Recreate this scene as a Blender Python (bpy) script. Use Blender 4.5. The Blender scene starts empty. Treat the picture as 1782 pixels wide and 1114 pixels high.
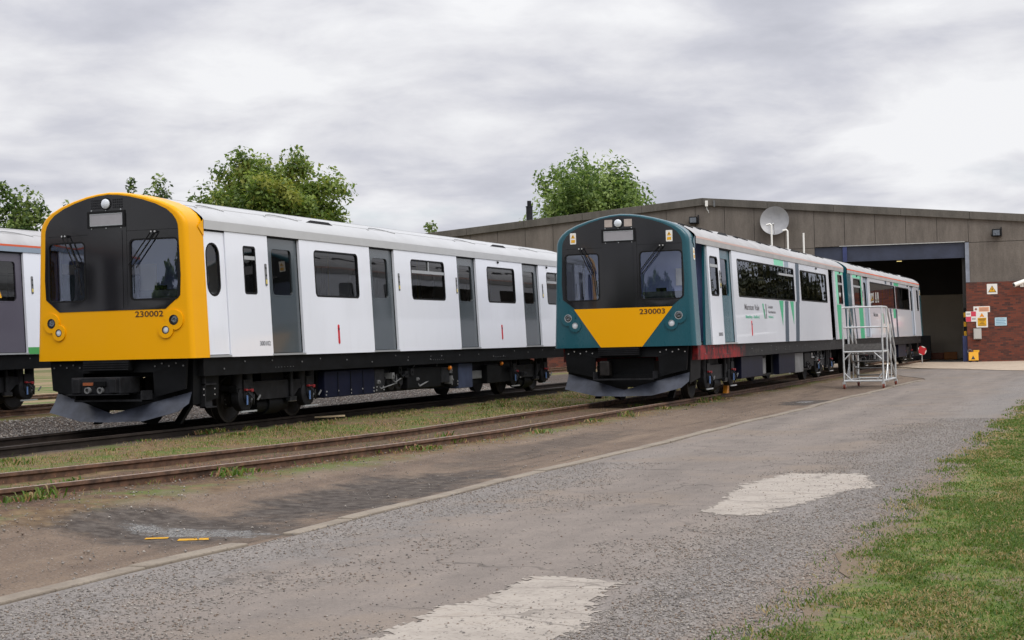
import bpy, math, random
import numpy as np
from mathutils import Vector, Matrix
from mathutils.geometry import delaunay_2d_cdt

random.seed(7)
RNG = np.random.default_rng(7)
SC = bpy.context.scene
COL = SC.collection
PI = math.pi


def clamp(t, a=0.0, b=1.0):
    return max(a, min(b, t))


def sst(a, b, x):
    t = clamp((x - a) / (b - a))
    return t * t * (3 - 2 * t)


def lin(r, g, b, k=1.0):
    f = lambda c: ((c / 255.0) / 12.92 if c <= 10 else (((c / 255.0) + 0.055) / 1.055) ** 2.4)
    return (f(r) * k, f(g) * k, f(b) * k, 1.0)


# ------------------------------------------------------------------ materials
class NT:
    def __init__(self, name):
        self.m = bpy.data.materials.new(name)
        self.m.use_nodes = True
        self.t = self.m.node_tree
        self.t.nodes.clear()
        self.out = self.t.nodes.new('ShaderNodeOutputMaterial')

    def n(self, typ, **kw):
        nd = self.t.nodes.new(typ)
        for k, v in kw.items():
            setattr(nd, k, v)
        return nd

    def link(self, a, b):
        self.t.links.new(a, b)

    def val(self, sock, v):
        if isinstance(v, bpy.types.NodeSocket):
            self.link(v, sock)
        else:
            sock.default_value = v

    def math(self, op, a, b=0.0, c=None, cl=False):
        nd = self.n('ShaderNodeMath', operation=op, use_clamp=cl)
        self.val(nd.inputs[0], a)
        self.val(nd.inputs[1], b)
        if c is not None:
            self.val(nd.inputs[2], c)
        return nd.outputs[0]

    def mix(self, f, a, b, mode='MIX'):
        nd = self.n('ShaderNodeMix', data_type='RGBA', blend_type=mode)
        self.val(nd.inputs[0], f)
        self.val(nd.inputs[6], a)
        self.val(nd.inputs[7], b)
        return nd.outputs[2]

    def noise(self, vec, scale, detail=5.0, rough=0.55, dist=0.0):
        nd = self.n('ShaderNodeTexNoise')
        self.link(vec, nd.inputs['Vector'])
        nd.inputs['Scale'].default_value = scale
        nd.inputs['Detail'].default_value = detail
        nd.inputs['Roughness'].default_value = rough
        nd.inputs['Distortion'].default_value = dist
        return nd.outputs['Fac']

    def voro(self, vec, scale, out='Color', feat='F1'):
        nd = self.n('ShaderNodeTexVoronoi', feature=feat)
        self.link(vec, nd.inputs['Vector'])
        nd.inputs['Scale'].default_value = scale
        return nd.outputs[out]

    def ramp(self, f, stops):
        nd = self.n('ShaderNodeValToRGB')
        self.link(f, nd.inputs[0])
        e = nd.color_ramp.elements
        while len(e) < len(stops):
            e.new(0.5)
        for el, (p, c) in zip(e, stops):
            el.position = p
            el.color = c if len(c) == 4 else (*c, 1)
        return nd.outputs[0]

    def step(self, f, a, b):
        nd = self.n('ShaderNodeMapRange', interpolation_type='SMOOTHSTEP')
        self.val(nd.inputs[0], f)
        self.val(nd.inputs[1], a)
        self.val(nd.inputs[2], b)
        return nd.outputs[0]

    def vmul(self, vec, s):
        nd = self.n('ShaderNodeVectorMath', operation='MULTIPLY')
        self.link(vec, nd.inputs[0])
        nd.inputs[1].default_value = s
        return nd.outputs[0]

    def bump(self, h, strength=0.3, dist=0.02):
        nd = self.n('ShaderNodeBump')
        self.link(h, nd.inputs['Height'])
        nd.inputs['Strength'].default_value = strength
        nd.inputs['Distance'].default_value = dist
        return nd.outputs[0]

    def bsdf(self, col, rough=0.5, metal=0.0, spec=0.5, normal=None, coat=0.0):
        b = self.n('ShaderNodeBsdfPrincipled')
        self.val(b.inputs['Base Color'], col)
        self.val(b.inputs['Roughness'], rough)
        b.inputs['Metallic'].default_value = metal
        b.inputs['Specular IOR Level'].default_value = spec
        b.inputs['Coat Weight'].default_value = coat
        b.inputs['Coat Roughness'].default_value = 0.08
        if normal is not None:
            self.link(normal, b.inputs['Normal'])
        self.link(b.outputs[0], self.out.inputs[0])
        return b

    def pos(self):
        return self.n('ShaderNodeNewGeometry').outputs['Position']

    def obj(self):
        return self.n('ShaderNodeTexCoord').outputs['Object']

    def xyz(self, v):
        nd = self.n('ShaderNodeSeparateXYZ')
        self.link(v, nd.inputs[0])
        return nd.outputs


def simple(name, col, rough=0.5, metal=0.0, spec=0.5, var=0.0, vscale=3.0, bump=0.0, bscale=60.0, coat=0.0):
    t = NT(name)
    c = col
    nrm = None
    if var or bump:
        p = t.pos()
    if var:
        n = t.noise(p, vscale, 6.0, 0.6)
        f = t.step(n, 0.3, 0.72)
        c = t.mix(f, tuple(min(1, x * (1 - var)) for x in col[:3]) + (1,), tuple(min(1, x * (1 + var * .6)) for x in col[:3]) + (1,))
    if bump:
        nrm = t.bump(t.noise(p, bscale, 4.0), bump, 0.01)
    t.bsdf(c, rough, metal, spec, nrm, coat)
    return t.m


M = {}


def paint(name, rgb, k=1.0, rough=0.28, dirt=0.10, coat=0.25, spec=0.5):
    """vehicle paint with a little road dirt in patches and streaks running down"""
    t = NT(name)
    c = lin(*rgb, k)
    p = t.obj()
    n1 = t.noise(t.vmul(p, (3.0, 3.0, 0.7)), 1.6, 6, 0.65)
    f = t.math('MULTIPLY', t.step(n1, 0.46, 0.8), dirt * 2.2, cl=True)
    d = (0.16, 0.13, 0.10, 1)
    col = t.mix(f, c, d) if dirt else c
    wob = t.bump(t.noise(p, 1.3, 2.0), 0.05, 0.02)
    r = t.math('MULTIPLY_ADD', n1, 0.18, rough - 0.07)
    t.bsdf(col, r, 0, spec, wob, coat)
    return t.m


def glass(name, tint, ior=1.55, gcol=(1, 1, 1, 1), wob=0.02):
    t = NT(name)
    fr = t.n('ShaderNodeFresnel')
    fr.inputs[0].default_value = ior
    g = t.n('ShaderNodeBsdfGlossy')
    g.inputs['Color'].default_value = gcol
    g.inputs['Roughness'].default_value = 0.01
    if wob:
        b = t.bump(t.noise(t.obj(), 1.1, 1.0), wob, 0.1)
        t.link(b, g.inputs['Normal'])
    tr = t.n('ShaderNodeBsdfTransparent')
    tr.inputs[0].default_value = tint
    mx = t.n('ShaderNodeMixShader')
    t.link(fr.outputs[0], mx.inputs[0])
    t.link(tr.outputs[0], mx.inputs[1])
    t.link(g.outputs[0], mx.inputs[2])
    t.link(mx.outputs[0], t.out.inputs[0])
    return t.m


M['yellow'] = paint('yellow_paint', (229, 162, 0), 1.0, 0.3, 0.0, 0.05, 0.18)
M['yellow_flat'] = simple('yellow_vinyl', lin(222, 160, 0), 0.4)
M['teal'] = paint('teal_paint', (14, 76, 88), 1.0, 0.26, 0.0, 0.3, 0.4)
M['teal_stripe'] = paint('dark_teal_vinyl', (32, 58, 76), 1.0, 0.35, 0.0, 0.1)
M['white'] = paint('white_paint', (226, 229, 237), 1.0, 0.3, 0.02, 0.9)
M['green'] = simple('green_vinyl', lin(30, 158, 110), 0.4)
M['mint'] = simple('pale_green_vinyl', lin(120, 205, 170), 0.4)
M['green_stripe'] = simple('grass_green_vinyl', lin(70, 150, 80), 0.4)
M['slate'] = paint('slate_grey_paint', (66, 74, 79), 1.0, 0.2, 0.0, 0.6)
M['plum'] = paint('plum_grey_paint', (76, 72, 84), 1.0, 0.3, 0.0, 0.3)
M['steelblue'] = simple('blue_grey_vinyl', lin(136, 150, 164), 0.4)
M['roof'] = simple('roof_grey_paint', lin(176, 177, 178), 0.5, spec=.3, var=0.06, vscale=1.2)
M['roof_old'] = simple('roof_worn_grey_paint', lin(165, 164, 164), 0.55, spec=.3, var=0.14, vscale=1.5)
M['cant'] = simple('cant_grey_paint', lin(182, 183, 184), 0.45, var=0.04)
M['orange'] = simple('orange_line_vinyl', lin(214, 92, 52), 0.5)
M['orange_faded'] = simple('faded_orange_line_vinyl', lin(200, 172, 164), 0.5)
M['black_gloss'] = simple('gloss_black_panel', (0.010, 0.010, 0.012, 1), 0.10, spec=0.48, var=0.2, vscale=2)
M['black'] = simple('black_rubber', (0.010, 0.010, 0.011, 1), 0.6, spec=.15)
M['under'] = simple('underframe_black', (0.0055, 0.006, 0.007, 1), 0.55, spec=.12, var=0.4, vscale=4)
M['under2'] = simple('underframe_grey', (0.016, 0.0165, 0.019, 1), 0.55, spec=.18, var=0.45, vscale=7)
M['yellow_worn'] = simple('worn_yellow_paint', lin(196, 146, 30), .7, spec=.2, var=.35, vscale=40)
M['navy'] = simple('navy_battery_case', lin(22, 26, 46, .75), 0.5, spec=.12, var=0.25, vscale=3)
M['bluegrey'] = simple('blue_grey_case', lin(62, 70, 92), 0.5, spec=.2, var=0.2, vscale=4)
M['casegrey'] = simple('pale_grey_case', lin(112, 113, 114), 0.5, spec=.2, var=0.25, vscale=4)
M['plough'] = simple('plough_grey_paint', lin(58, 62, 73), 0.42, var=0.35, vscale=5, spec=0.35)
M['steel'] = simple('bare_steel', lin(150, 150, 150), 0.4, 0.7, var=0.3, vscale=20)
M['bolt'] = simple('bright_bolt', lin(190, 190, 190), 0.35, 0.6)
M['wheel'] = simple('wheel_steel', lin(40, 37, 36), 0.55, 0.2, spec=.25, var=0.4, vscale=6)
M['red'] = simple('red_paint', lin(190, 30, 40), 0.4)
M['redlead'] = None
M['blue_hose'] = simple('blue_hose', lin(84, 112, 158), 0.5)
M['dull_red'] = simple('dull_red_cap', lin(130, 28, 34), 0.5)
M['amber'] = simple('amber_lens', lin(210, 120, 30), 0.3)
M['silver'] = simple('silver_trim', lin(165, 168, 170), 0.35, 0.3)
M['lamp'] = simple('lamp_lens', lin(215, 220, 225), 0.1, 0.2)
M['lamp_dark'] = simple('lamp_reflector', lin(120, 125, 130), 0.12, 0.9, var=0.6, vscale=40)
M['display'] = simple('display_panel_grey', lin(150, 148, 152), 0.3, var=0.06, vscale=6)
M['grid'] = simple('bare_opening_beige', lin(176, 164, 156), 0.7, var=0.12, vscale=9)
M['ink'] = simple('dark_lettering', lin(60, 28, 10), 0.5)
M['ink_grey'] = simple('grey_lettering', lin(96, 94, 98), 0.5)
M['ink_green'] = simple('green_lettering', lin(70, 176, 140), 0.5)
M['ink_black'] = simple('black_lettering', (0.02, 0.02, 0.02, 1), 0.5)
M['label_white'] = simple('label_white', lin(228, 226, 220), 0.45)
M['label_amber'] = simple('label_amber', lin(222, 166, 20), 0.45)
M['poster_cream'] = simple('masking_paper_cream', lin(226, 200, 160), 0.8, var=0.1, vscale=5)
M['poster_pink'] = simple('masking_tape_pink', lin(220, 178, 190), 0.8)
M['glass'] = glass('tinted_saloon_glass', (0.30, 0.32, 0.31, 1), 1.6)
M['glass_b'] = glass('mirror_tinted_glass', (0.14, 0.15, 0.15, 1), 2.2, (0.92, 0.95, 1, 1), 0.05)
M['screen'] = glass('windscreen_glass', (0.88, 0.91, 0.96, 1), 2.25, (0.72, 0.80, 1, 1), 0.01)
M['inner'] = simple('interior_lining', lin(150, 150, 150), 0.6, var=0.05)
M['cab_blue'] = simple('cab_partition_blue', lin(150, 164, 222), 0.6)
M['cab_door'] = simple('cab_cream_lining', lin(232, 228, 218), 0.6)
M['floor_in'] = simple('interior_floor', (0.05, 0.05, 0.055, 1), 0.7)
M['glass_clear'] = glass('clear_cab_glass', (0.72, 0.75, 0.74, 1), 1.55)
M['seat'] = simple('seat_moquette', lin(60, 80, 70), 0.9, var=0.3, vscale=30)
M['pole'] = simple('grab_pole_yellow', lin(206, 186, 96), 0.4)
M['desk'] = simple('desk_grey', lin(120, 128, 134), 0.5, var=0.2, vscale=10)
M['rail'] = None
M['alu'] = simple('aluminium_tube', lin(206, 208, 208), 0.35, 0.55, var=0.12, vscale=9)
M['alu_dark'] = simple('worn_tread_aluminium', lin(110, 108, 106), 0.5, 0.5, var=0.3, vscale=20)
M['castor'] = simple('castor_red_brown', lin(126, 62, 46), 0.6)


def mat_redlead():
    t = NT('solebar_patchy_red_primer')
    p = t.obj()
    n = t.noise(p, 2.2, 6, 0.65)
    y = t.xyz(p)[1]
    edge = t.step(t.math('ADD', y, t.math('MULTIPLY', n, 2.4)), 6.0, 4.6)
    red = t.mix(t.step(t.noise(p, 5.0, 5, .6), .36, .6), lin(52, 26, 28), lin(132, 32, 34))
    blk = t.mix(t.step(t.noise(p, 6, 6, .7), .55, .72), (0.012, 0.012, 0.013, 1), lin(70, 68, 64))
    t.bsdf(t.mix(edge, blk, red), 0.6, 0, 0.2)
    return t.m


M['redlead'] = mat_redlead()


def mat_rail():
    t = NT('rusty_rail_steel')
    p = t.pos()
    n = t.noise(p, 7.0, 8, 0.65)
    c = t.ramp(n, [(0.3, lin(58, 44, 36)), (0.55, lin(104, 78, 62)), (0.75, lin(134, 96, 74))])
    up = t.xyz(t.n('ShaderNodeNewGeometry').outputs['Normal'])[2]
    top = t.step(up, 0.85, 0.97)
    hd = t.mix(t.step(t.noise(p, 20, 4), .4, .6), lin(106, 88, 76), lin(140, 122, 108))
    t.bsdf(t.mix(top, c, hd), 0.6, 0.15, 0.4, t.bump(n, 0.4, 0.01))
    return t.m


M['rail'] = mat_rail()
M['rail_shade'] = simple('shade_dark_rail', lin(44, 37, 33), .6, .1, .25, var=.4, vscale=6)  # rail colour blackened to paint in the deep shade under the train


# ------------------------------------------------------------------ mesh helpers
class MB:
    def __init__(self):
        self.v = []
        self.f = []
        self.m = []

    def add(self, vs, fs, mi=0):
        o = len(self.v)
        self.v += [tuple(x) for x in vs]
        for f in fs:
            self.f.append(tuple(i + o for i in f))
            self.m.append(mi)
        return self

    def box(self, x0, x1, y0, y1, z0, z1, mi=0):
        vs = [(x, y, z) for z in (z0, z1) for y in (y0, y1) for x in (x0, x1)]
        return self.add(vs, [(0, 2, 3, 1), (4, 5, 7, 6), (0, 1, 5, 4), (2, 6, 7, 3), (0, 4, 6, 2), (1, 3, 7, 5)], mi)

    def hexa(self, vs, mi=0):
        return self.add(vs, [(0, 2, 3, 1), (4, 5, 7, 6), (0, 1, 5, 4), (2, 6, 7, 3), (0, 4, 6, 2), (1, 3, 7, 5)], mi)

    def tube(self, path, r, seg=8, mi=0, cap=True):
        path = [Vector(p) for p in path]
        rs = r if isinstance(r, (list, tuple)) else [r] * len(path)
        rings = []
        up = Vector((0, 0, 1))
        for i, p in enumerate(path):
            d = (path[min(i + 1, len(path) - 1)] - path[max(i - 1, 0)]).normalized()
            a = d.cross(up)
            if a.length < 1e-3:
                a = d.cross(Vector((1, 0, 0)))
            a.normalize()
            b = d.cross(a).normalized()
            rings.append([p + (a * math.cos(2 * PI * k / seg) + b * math.sin(2 * PI * k / seg)) * rs[i] for k in range(seg)])
        return self.loft(rings, True, cap, mi)

    def loft(self, rings, closed=True, cap=True, mi=0):
        n = len(rings[0])
        vs = [p for r in rings for p in r]
        fs = []
        for i in range(len(rings) - 1):
            for k in range(n if closed else n - 1):
                a = i * n + k
                b = i * n + (k + 1) % n
                fs.append((a, b, b + n, a + n))
        if cap and closed:
            fs.append(tuple(range(n - 1, -1, -1)))
            fs.append(tuple(range((len(rings) - 1) * n, len(rings) * n)))
        return self.add(vs, fs, mi)

    def cyl(self, p0, p1, r, seg=16, mi=0):
        return self.tube([p0, p1], r, seg, mi)

    def lathe(self, c, axis, prof, seg=24, mi=0):
        """prof: list of (distance along axis, radius)"""
        ax = Vector(axis).normalized()
        a = ax.cross(Vector((0, 0, 1)))
        if a.length < 1e-3:
            a = Vector((1, 0, 0))
        a.normalize()
        b = ax.cross(a)
        rings = [[Vector(c) + ax * d + (a * math.cos(2 * PI * k / seg) + b * math.sin(2 * PI * k / seg)) * max(r, 1e-4) for k in range(seg)] for d, r in prof]
        return self.loft(rings, True, True, mi)

    def plate(self, outer, holes, th, fn, mi=0, grid=0.0, edge_mi=None):
        """flat shape with holes in a (u,w) plane; fn(u, w, depth) -> point; depth 0 = face, th = back"""
        if grid:
            sub = []
            for i, p in enumerate(outer):
                q = outer[(i + 1) % len(outer)]
                k = max(1, int(math.hypot(q[0] - p[0], q[1] - p[1]) / grid))
                sub += [(p[0] + (q[0] - p[0]) * j / k, p[1] + (q[1] - p[1]) * j / k) for j in range(k)]
            outer = sub
        pts, edges = [], []
        loops = [outer] + list(holes)
        for lp in loops:
            o = len(pts)
            pts += [Vector((p[0], p[1])) for p in lp]
            edges += [(o + i, o + (i + 1) % len(lp)) for i in range(len(lp))]
        nb = len(pts)
        if grid:
            us = [p[0] for p in outer]
            ws = [p[1] for p in outer]
            u = min(us) + grid / 2
            while u < max(us):
                w = min(ws) + grid / 2
                while w < max(ws):
                    if inside((u, w), outer) and not any(inside((u, w), h) for h in holes):
                        pts.append(Vector((u, w)))
                    w += grid
                u += grid
        rv, re, rf, ov, oe, of = delaunay_2d_cdt(pts, edges, [], 1, 1e-6)
        tris = []
        for f in rf:
            cx = sum(rv[i][0] for i in f) / len(f)
            cy = sum(rv[i][1] for i in f) / len(f)
            if inside((cx, cy), outer) and not any(inside((cx, cy), h) for h in holes):
                tris.append(tuple(f))
        a = Vector(fn(0, 0, 0))
        nrm = (Vector(fn(0.01, 0, 0)) - a).cross(Vector(fn(0, 0.01, 0)) - a)
        outd = a - Vector(fn(0, 0, 0.01))
        flip = nrm.dot(outd) < 0
        fs = []
        for t in tris:
            x0, x1, x2 = rv[t[0]], rv[t[1]], rv[t[2]]
            ccw = (x1[0] - x0[0]) * (x2[1] - x0[1]) - (x1[1] - x0[1]) * (x2[0] - x0[0]) > 0
            fs.append(t if ccw != flip else t[::-1])
        self.add([fn(p[0], p[1], 0) for p in rv], fs, mi)
        if th:
            self.add([fn(p[0], p[1], th) for p in rv], [f[::-1] for f in fs], mi)
            for lp in loops:
                n = len(lp)
                self.add([fn(p[0], p[1], 0) for p in lp] + [fn(p[0], p[1], th) for p in lp],
                         [(i, (i + 1) % n, n + (i + 1) % n, n + i) for i in range(n)], mi if edge_mi is None else edge_mi)
        return self

    def build(self, name, mats, parent=None, smooth=None, bevel=0.0, recalc=False):
        me = bpy.data.meshes.new(name)
        me.from_pydata(self.v, [], self.f)
        if not isinstance(mats, (list, tuple)):
            mats = [mats]
        for m in mats:
            me.materials.append(m)
        if len(mats) > 1:
            me.polygons.foreach_set('material_index', self.m)
        if recalc:
            import bmesh
            bm = bmesh.new()
            bm.from_mesh(me)
            bmesh.ops.recalc_face_normals(bm, faces=bm.faces)
            bm.to_mesh(me)
            bm.free()
        if smooth:
            me.polygons.foreach_set('use_smooth', [True] * len(me.polygons))
            me.set_sharp_from_angle(angle=math.radians(smooth))
        me.update()
        o = bpy.data.objects.new(name, me)
        COL.objects.link(o)
        if parent is not None:
            o.parent = parent
        if bevel:
            md = o.modifiers.new('Bevel', 'BEVEL')
            md.width = bevel
            md.segments = 2
            md.limit_method = 'ANGLE'
        return o


def inside(p, poly):
    x, y = p
    c = False
    n = len(poly)
    j = n - 1
    for i in range(n):
        xi, yi = poly[i][0], poly[i][1]
        xj, yj = poly[j][0], poly[j][1]
        if (yi > y) != (yj > y) and x < (xj - xi) * (y - yi) / (yj - yi) + xi:
            c = not c
        j = i
    return c


def rr(x0, x1, z0, z1, r=0.06, seg=5):
    r = min(r, (x1 - x0) / 2 - 1e-3, (z1 - z0) / 2 - 1e-3)
    p = []
    for cx, cz, a0 in ((x1 - r, z0 + r, -90), (x1 - r, z1 - r, 0), (x0 + r, z1 - r, 90), (x0 + r, z0 + r, 180)):
        for k in range(seg + 1):
            a = math.radians(a0 + 90 * k / seg)
            p.append((cx + r * math.cos(a), cz + r * math.sin(a)))
    return p


def rect(x0, x1, z0, z1):
    return [(x0, z0), (x1, z0), (x1, z1), (x0, z1)]


def circ(cx, cz, r, n=20):
    return [(cx + r * math.cos(2 * PI * k / n), cz + r * math.sin(2 * PI * k / n)) for k in range(n)]


def grow(lp, d):
    """outset of a loop (counter-clockwise) by d"""
    n = len(lp)
    out = []
    for i in range(n):
        a, b, c = Vector(lp[i - 1]), Vector(lp[i]), Vector(lp[(i + 1) % n])
        e1 = (b - a).normalized()
        e2 = (c - b).normalized()
        n1 = Vector((e1.y, -e1.x))
        n2 = Vector((e2.y, -e2.x))
        m = (n1 + n2)
        m = m / max(m.length_squared, 1e-6) * 2
        if m.length > 2:
            m = m.normalized() * 2
        q = b + m * d
        out.append((q.x, q.y))
    return out


_FC = {}


def text_tris(s):
    if s not in _FC:
        cu = bpy.data.curves.new('t', 'FONT')
        cu.body = s
        cu.resolution_u = 3
        cu.offset = 0.014
        o = bpy.data.objects.new('t', cu)
        COL.objects.link(o)
        bpy.context.view_layer.update()
        me = o.evaluated_get(bpy.context.evaluated_depsgraph_get()).to_mesh()
        vs = [(v.co.x, v.co.y) for v in me.vertices]
        fs = [tuple(p.vertices) for p in me.polygons]
        o.to_mesh_clear()
        bpy.data.objects.remove(o)
        bpy.data.curves.remove(cu)
        _FC[s] = (vs, fs)
    return _FC[s]


def add_text(mb, s, u0, u1, w0, w1, fn, mi=0, bold=0.0):
    """fit the lettering into the box u0..u1, w0..w1 of the plane fn"""
    vs, fs = text_tris(s)
    xs = [v[0] for v in vs]
    ys = [v[1] for v in vs]
    a, b, c, d = min(xs), max(xs), min(ys), max(ys)
    pts = [fn(u0 + (x - a) / (b - a) * (u1 - u0), w0 + (y - c) / (d - c) * (w1 - w0), 0) for x, y in vs]
    mb.add(pts, fs, mi)


def empty(name, loc, rz=0.0):
    o = bpy.data.objects.new(name, None)
    COL.objects.link(o)
    o.location = loc
    o.rotation_euler = (0, 0, rz)
    o.empty_display_size = 0.3
    return o


def tag(o, label=None, cat=None, group=None, kind=None):
    if label:
        o['label'] = label
    if cat:
        o['category'] = cat
    if group:
        o['group'] = group
    if kind:
        o['kind'] = kind
    return o


def thing(name, label, cat, loc=(0, 0, 0), rz=0.0, group=None):
    return tag(empty(name, loc, rz), label, cat, group)


# ------------------------------------------------------------------ camera
def make_camera():
    yaw, pitch, roll, H = 0.3672, 0.0143, -0.0249, 1.1938
    f = Vector((-math.sin(yaw) * math.cos(pitch), math.cos(yaw) * math.cos(pitch), math.sin(pitch)))
    r = Vector((math.cos(yaw), math.sin(yaw), 0))
    u = r.cross(f)
    r2 = r * math.cos(roll) + u * math.sin(roll)
    u2 = -r * math.sin(roll) + u * math.cos(roll)
    cd = bpy.data.cameras.new('camera')
    cd.sensor_width = 36
    cd.lens = 36 * 2742.8 / 1782
    cd.clip_start = 0.1
    cd.clip_end = 3000
    o = bpy.data.objects.new('camera', cd)
    COL.objects.link(o)
    m = Matrix((r2, u2, -f)).transposed().to_4x4()
    m.translation = (0, 0, H)
    o.matrix_world = m
    SC.camera = o


make_camera()

# ------------------------------------------------------------------ sky and sun
SUN_EL, SUN_AZ = math.radians(52), math.radians(118)   # azimuth clockwise from +Y


def make_world():
    w = bpy.data.worlds.new('World')
    SC.world = w
    w.use_nodes = True
    nt = w.node_tree
    nt.nodes.clear()
    N = lambda t, **k: (lambda nd: [setattr(nd, a, b) for a, b in k.items()] and nd or nd)(nt.nodes.new(t))
    L = nt.links.new
    out = N('ShaderNodeOutputWorld')
    bg = N('ShaderNodeBackground')
    bg.inputs[1].default_value = 0.1
    sky = N('ShaderNodeTexSky', sky_type='NISHITA')
    sky.sun_disc = False
    sky.sun_elevation = SUN_EL
    sky.sun_rotation = SUN_AZ
    tc = N('ShaderNodeTexCoord')
    sep = N('ShaderNodeSeparateXYZ')
    L(tc.outputs['Generated'], sep.inputs[0])

    def mth(op, a, b, cl=False):
        nd = N('ShaderNodeMath', operation=op, use_clamp=cl)
        for i, v in enumerate((a, b)):
            if isinstance(v, bpy.types.NodeSocket):
                L(v, nd.inputs[i])
            else:
                nd.inputs[i].default_value = v
        return nd.outputs[0]

    def rng(v, a, b, c=0.0, d=1.0):
        nd = N('ShaderNodeMapRange', interpolation_type='SMOOTHSTEP')
        L(v, nd.inputs[0])
        for i, x in enumerate((a, b, c, d)):
            nd.inputs[i + 1].default_value = x
        return nd.outputs[0]
    # the cloud deck: direction projected on a flat layer overhead
    zz = mth('MAXIMUM', sep.outputs[2], 0.0)
    den = mth('ADD', zz, 0.20)
    px = mth('DIVIDE', sep.outputs[0], den)
    py = mth('DIVIDE', sep.outputs[1], den)
    cmb = N('ShaderNodeCombineXYZ')
    L(px, cmb.inputs[0])
    L(py, cmb.inputs[1])

    def noise(scale, detail, rough, off=(0, 0, 0), dist=0.0):
        mp = N('ShaderNodeMapping')
        L(cmb.outputs[0], mp.inputs[0])
        mp.inputs['Location'].default_value = off
        mp.inputs['Rotation'].default_value = (0, 0, -0.37)
        mp.inputs['Scale'].default_value = (1.0, 1.0, 1)
        nd = N('ShaderNodeTexNoise')
        L(mp.outputs[0], nd.inputs['Vector'])
        nd.inputs['Scale'].default_value = scale
        nd.inputs['Detail'].default_value = detail
        nd.inputs['Roughness'].default_value = rough
        nd.inputs['Distortion'].default_value = dist
        return nd.outputs['Fac']
    big = noise(1.05, 3.0, 0.5, SKY_OFF, 0.3)
    mid = noise(2.9, 9.0, 0.56, (3.1, 1.7, 0), 0.25)
    fine = noise(7.0, 6.0, 0.55, (7.7, 2.2, 0), 0.2)
    c = mth('ADD', mth('MULTIPLY', big, 0.56), mth('MULTIPLY', mid, 0.36))
    c = mth('ADD', c, mth('MULTIPLY', fine, 0.08))
    ramp = N('ShaderNodeValToRGB')
    L(c, ramp.inputs[0])
    el = ramp.color_ramp.elements
    stops = [(0.37, (4.3, 4.42, 5.0)), (0.45, (5.4, 5.48, 6.05)), (0.505, (6.6, 6.63, 7.0)), (0.57, (7.85, 7.9, 8.1))]
    while len(el) < len(stops):
        el.new(0.5)
    for e, (p, cc) in zip(el, stops):
        e.position = p
        e.color = (cc[0] / 10, cc[1] / 10, cc[2] / 10, 1)
    sc = N('ShaderNodeMix', data_type='RGBA', blend_type='MULTIPLY')
    sc.inputs[0].default_value = 1.0
    L(ramp.outputs[0], sc.inputs[6])
    # an overcast sky is brighter towards the zenith
    k = rng(zz, 0.16, 0.75, 10.0, 21.0)
    cv = N('ShaderNodeCombineColor')
    for i in range(3):
        L(k, cv.inputs[i])
    L(cv.outputs[0], sc.inputs[7])
    # thin blue breaks
    gap = mth('MULTIPLY', rng(noise(0.9, 5.0, 0.5, (1.3, 9.2, 0)), 0.60, 0.70), 0.55)
    mx = N('ShaderNodeMix', data_type='RGBA')
    L(gap, mx.inputs[0])
    L(sc.outputs[2], mx.inputs[6])
    L(sky.outputs[0], mx.inputs[7])
    L(mx.outputs[2], bg.inputs[0])
    L(bg.outputs[0], out.inputs[0])


SKY_OFF = (0.4, 0.2, 0)
make_world()


def make_sun():
    sd = bpy.data.lights.new('sun', 'SUN')
    sd.energy = 1.5
    sd.angle = math.radians(35)
    sd.color = (1.0, 0.96, 0.9)
    o = bpy.data.objects.new('sun', sd)
    COL.objects.link(o)
    d = Vector((math.sin(SUN_AZ) * math.cos(SUN_EL), math.cos(SUN_AZ) * math.cos(SUN_EL), math.sin(SUN_EL)))
    o.rotation_euler = d.to_track_quat('Z', 'Y').to_euler()
    o.location = d * 100


make_sun()
SC.view_settings.view_transform = 'Standard'
SC.view_settings.look = 'None'
SC.view_settings.exposure = 0.2
SC.view_settings.gamma = 1.0
SC.cycles.max_bounces = 8
SC.cycles.transparent_max_bounces = 16
SC.cycles.caustics_reflective = False
SC.cycles.caustics_refractive = False


# ------------------------------------------------------------------ ground heights and lines
def b_rise(Y):
    return 0.10 * clamp((21 - Y) / 11, 0, 1.3)


def zg(X, Y):
    a = sst(-6.6, -8.0, X)
    z = -0.2 + 0.075 * a
    z += b_rise(Y) * sst(-6.8, -8.2, X) * (1 - sst(-11.3, -13.2, X))
    z += 0.11 * sst(-17.2, -19.0, X)
    z += 0.05 * sst(50, 66, Y) * (1 - a)
    return z


def kerb_x(Y):
    return -5.90 + (Y - 7) * 0.0125 + 0.03 * math.sin(Y * 0.7) + 0.02 * math.sin(Y * 1.9 + 1)


def lawn_x(Y):
    return -1.56 + 0.07 * math.sin(Y * 1.7) + 0.05 * math.sin(Y * 4.1 + 2) + 0.035 * math.sin(Y * 9.3) - 0.002 * (Y - 7)


def axis(a, b, step, far):
    lo = [a - 0.6 * 1.6 ** k for k in range(14) if 0.6 * 1.6 ** k < far][::-1]
    hi = [b + 0.6 * 1.6 ** k for k in range(14) if 0.6 * 1.6 ** k < far]
    n = int((b - a) / step)
    return lo + [a + i * (b - a) / n for i in range(n + 1)] + hi


def hash2(ix, iy, s):
    h = np.sin(ix * 127.1 + iy * 311.7 + s * 74.7) * 43758.5453
    return h - np.floor(h)


def vnoise(x, y, s=0):
    ix, iy = np.floor(x), np.floor(y)
    fx, fy = x - ix, y - iy
    fx = fx * fx * (3 - 2 * fx)
    fy = fy * fy * (3 - 2 * fy)
    a, b = hash2(ix, iy, s), hash2(ix + 1, iy, s)
    c, d = hash2(ix, iy + 1, s), hash2(ix + 1, iy + 1, s)
    return (a * (1 - fx) + b * fx) * (1 - fy) + (c * (1 - fx) + d * fx) * fy


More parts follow.
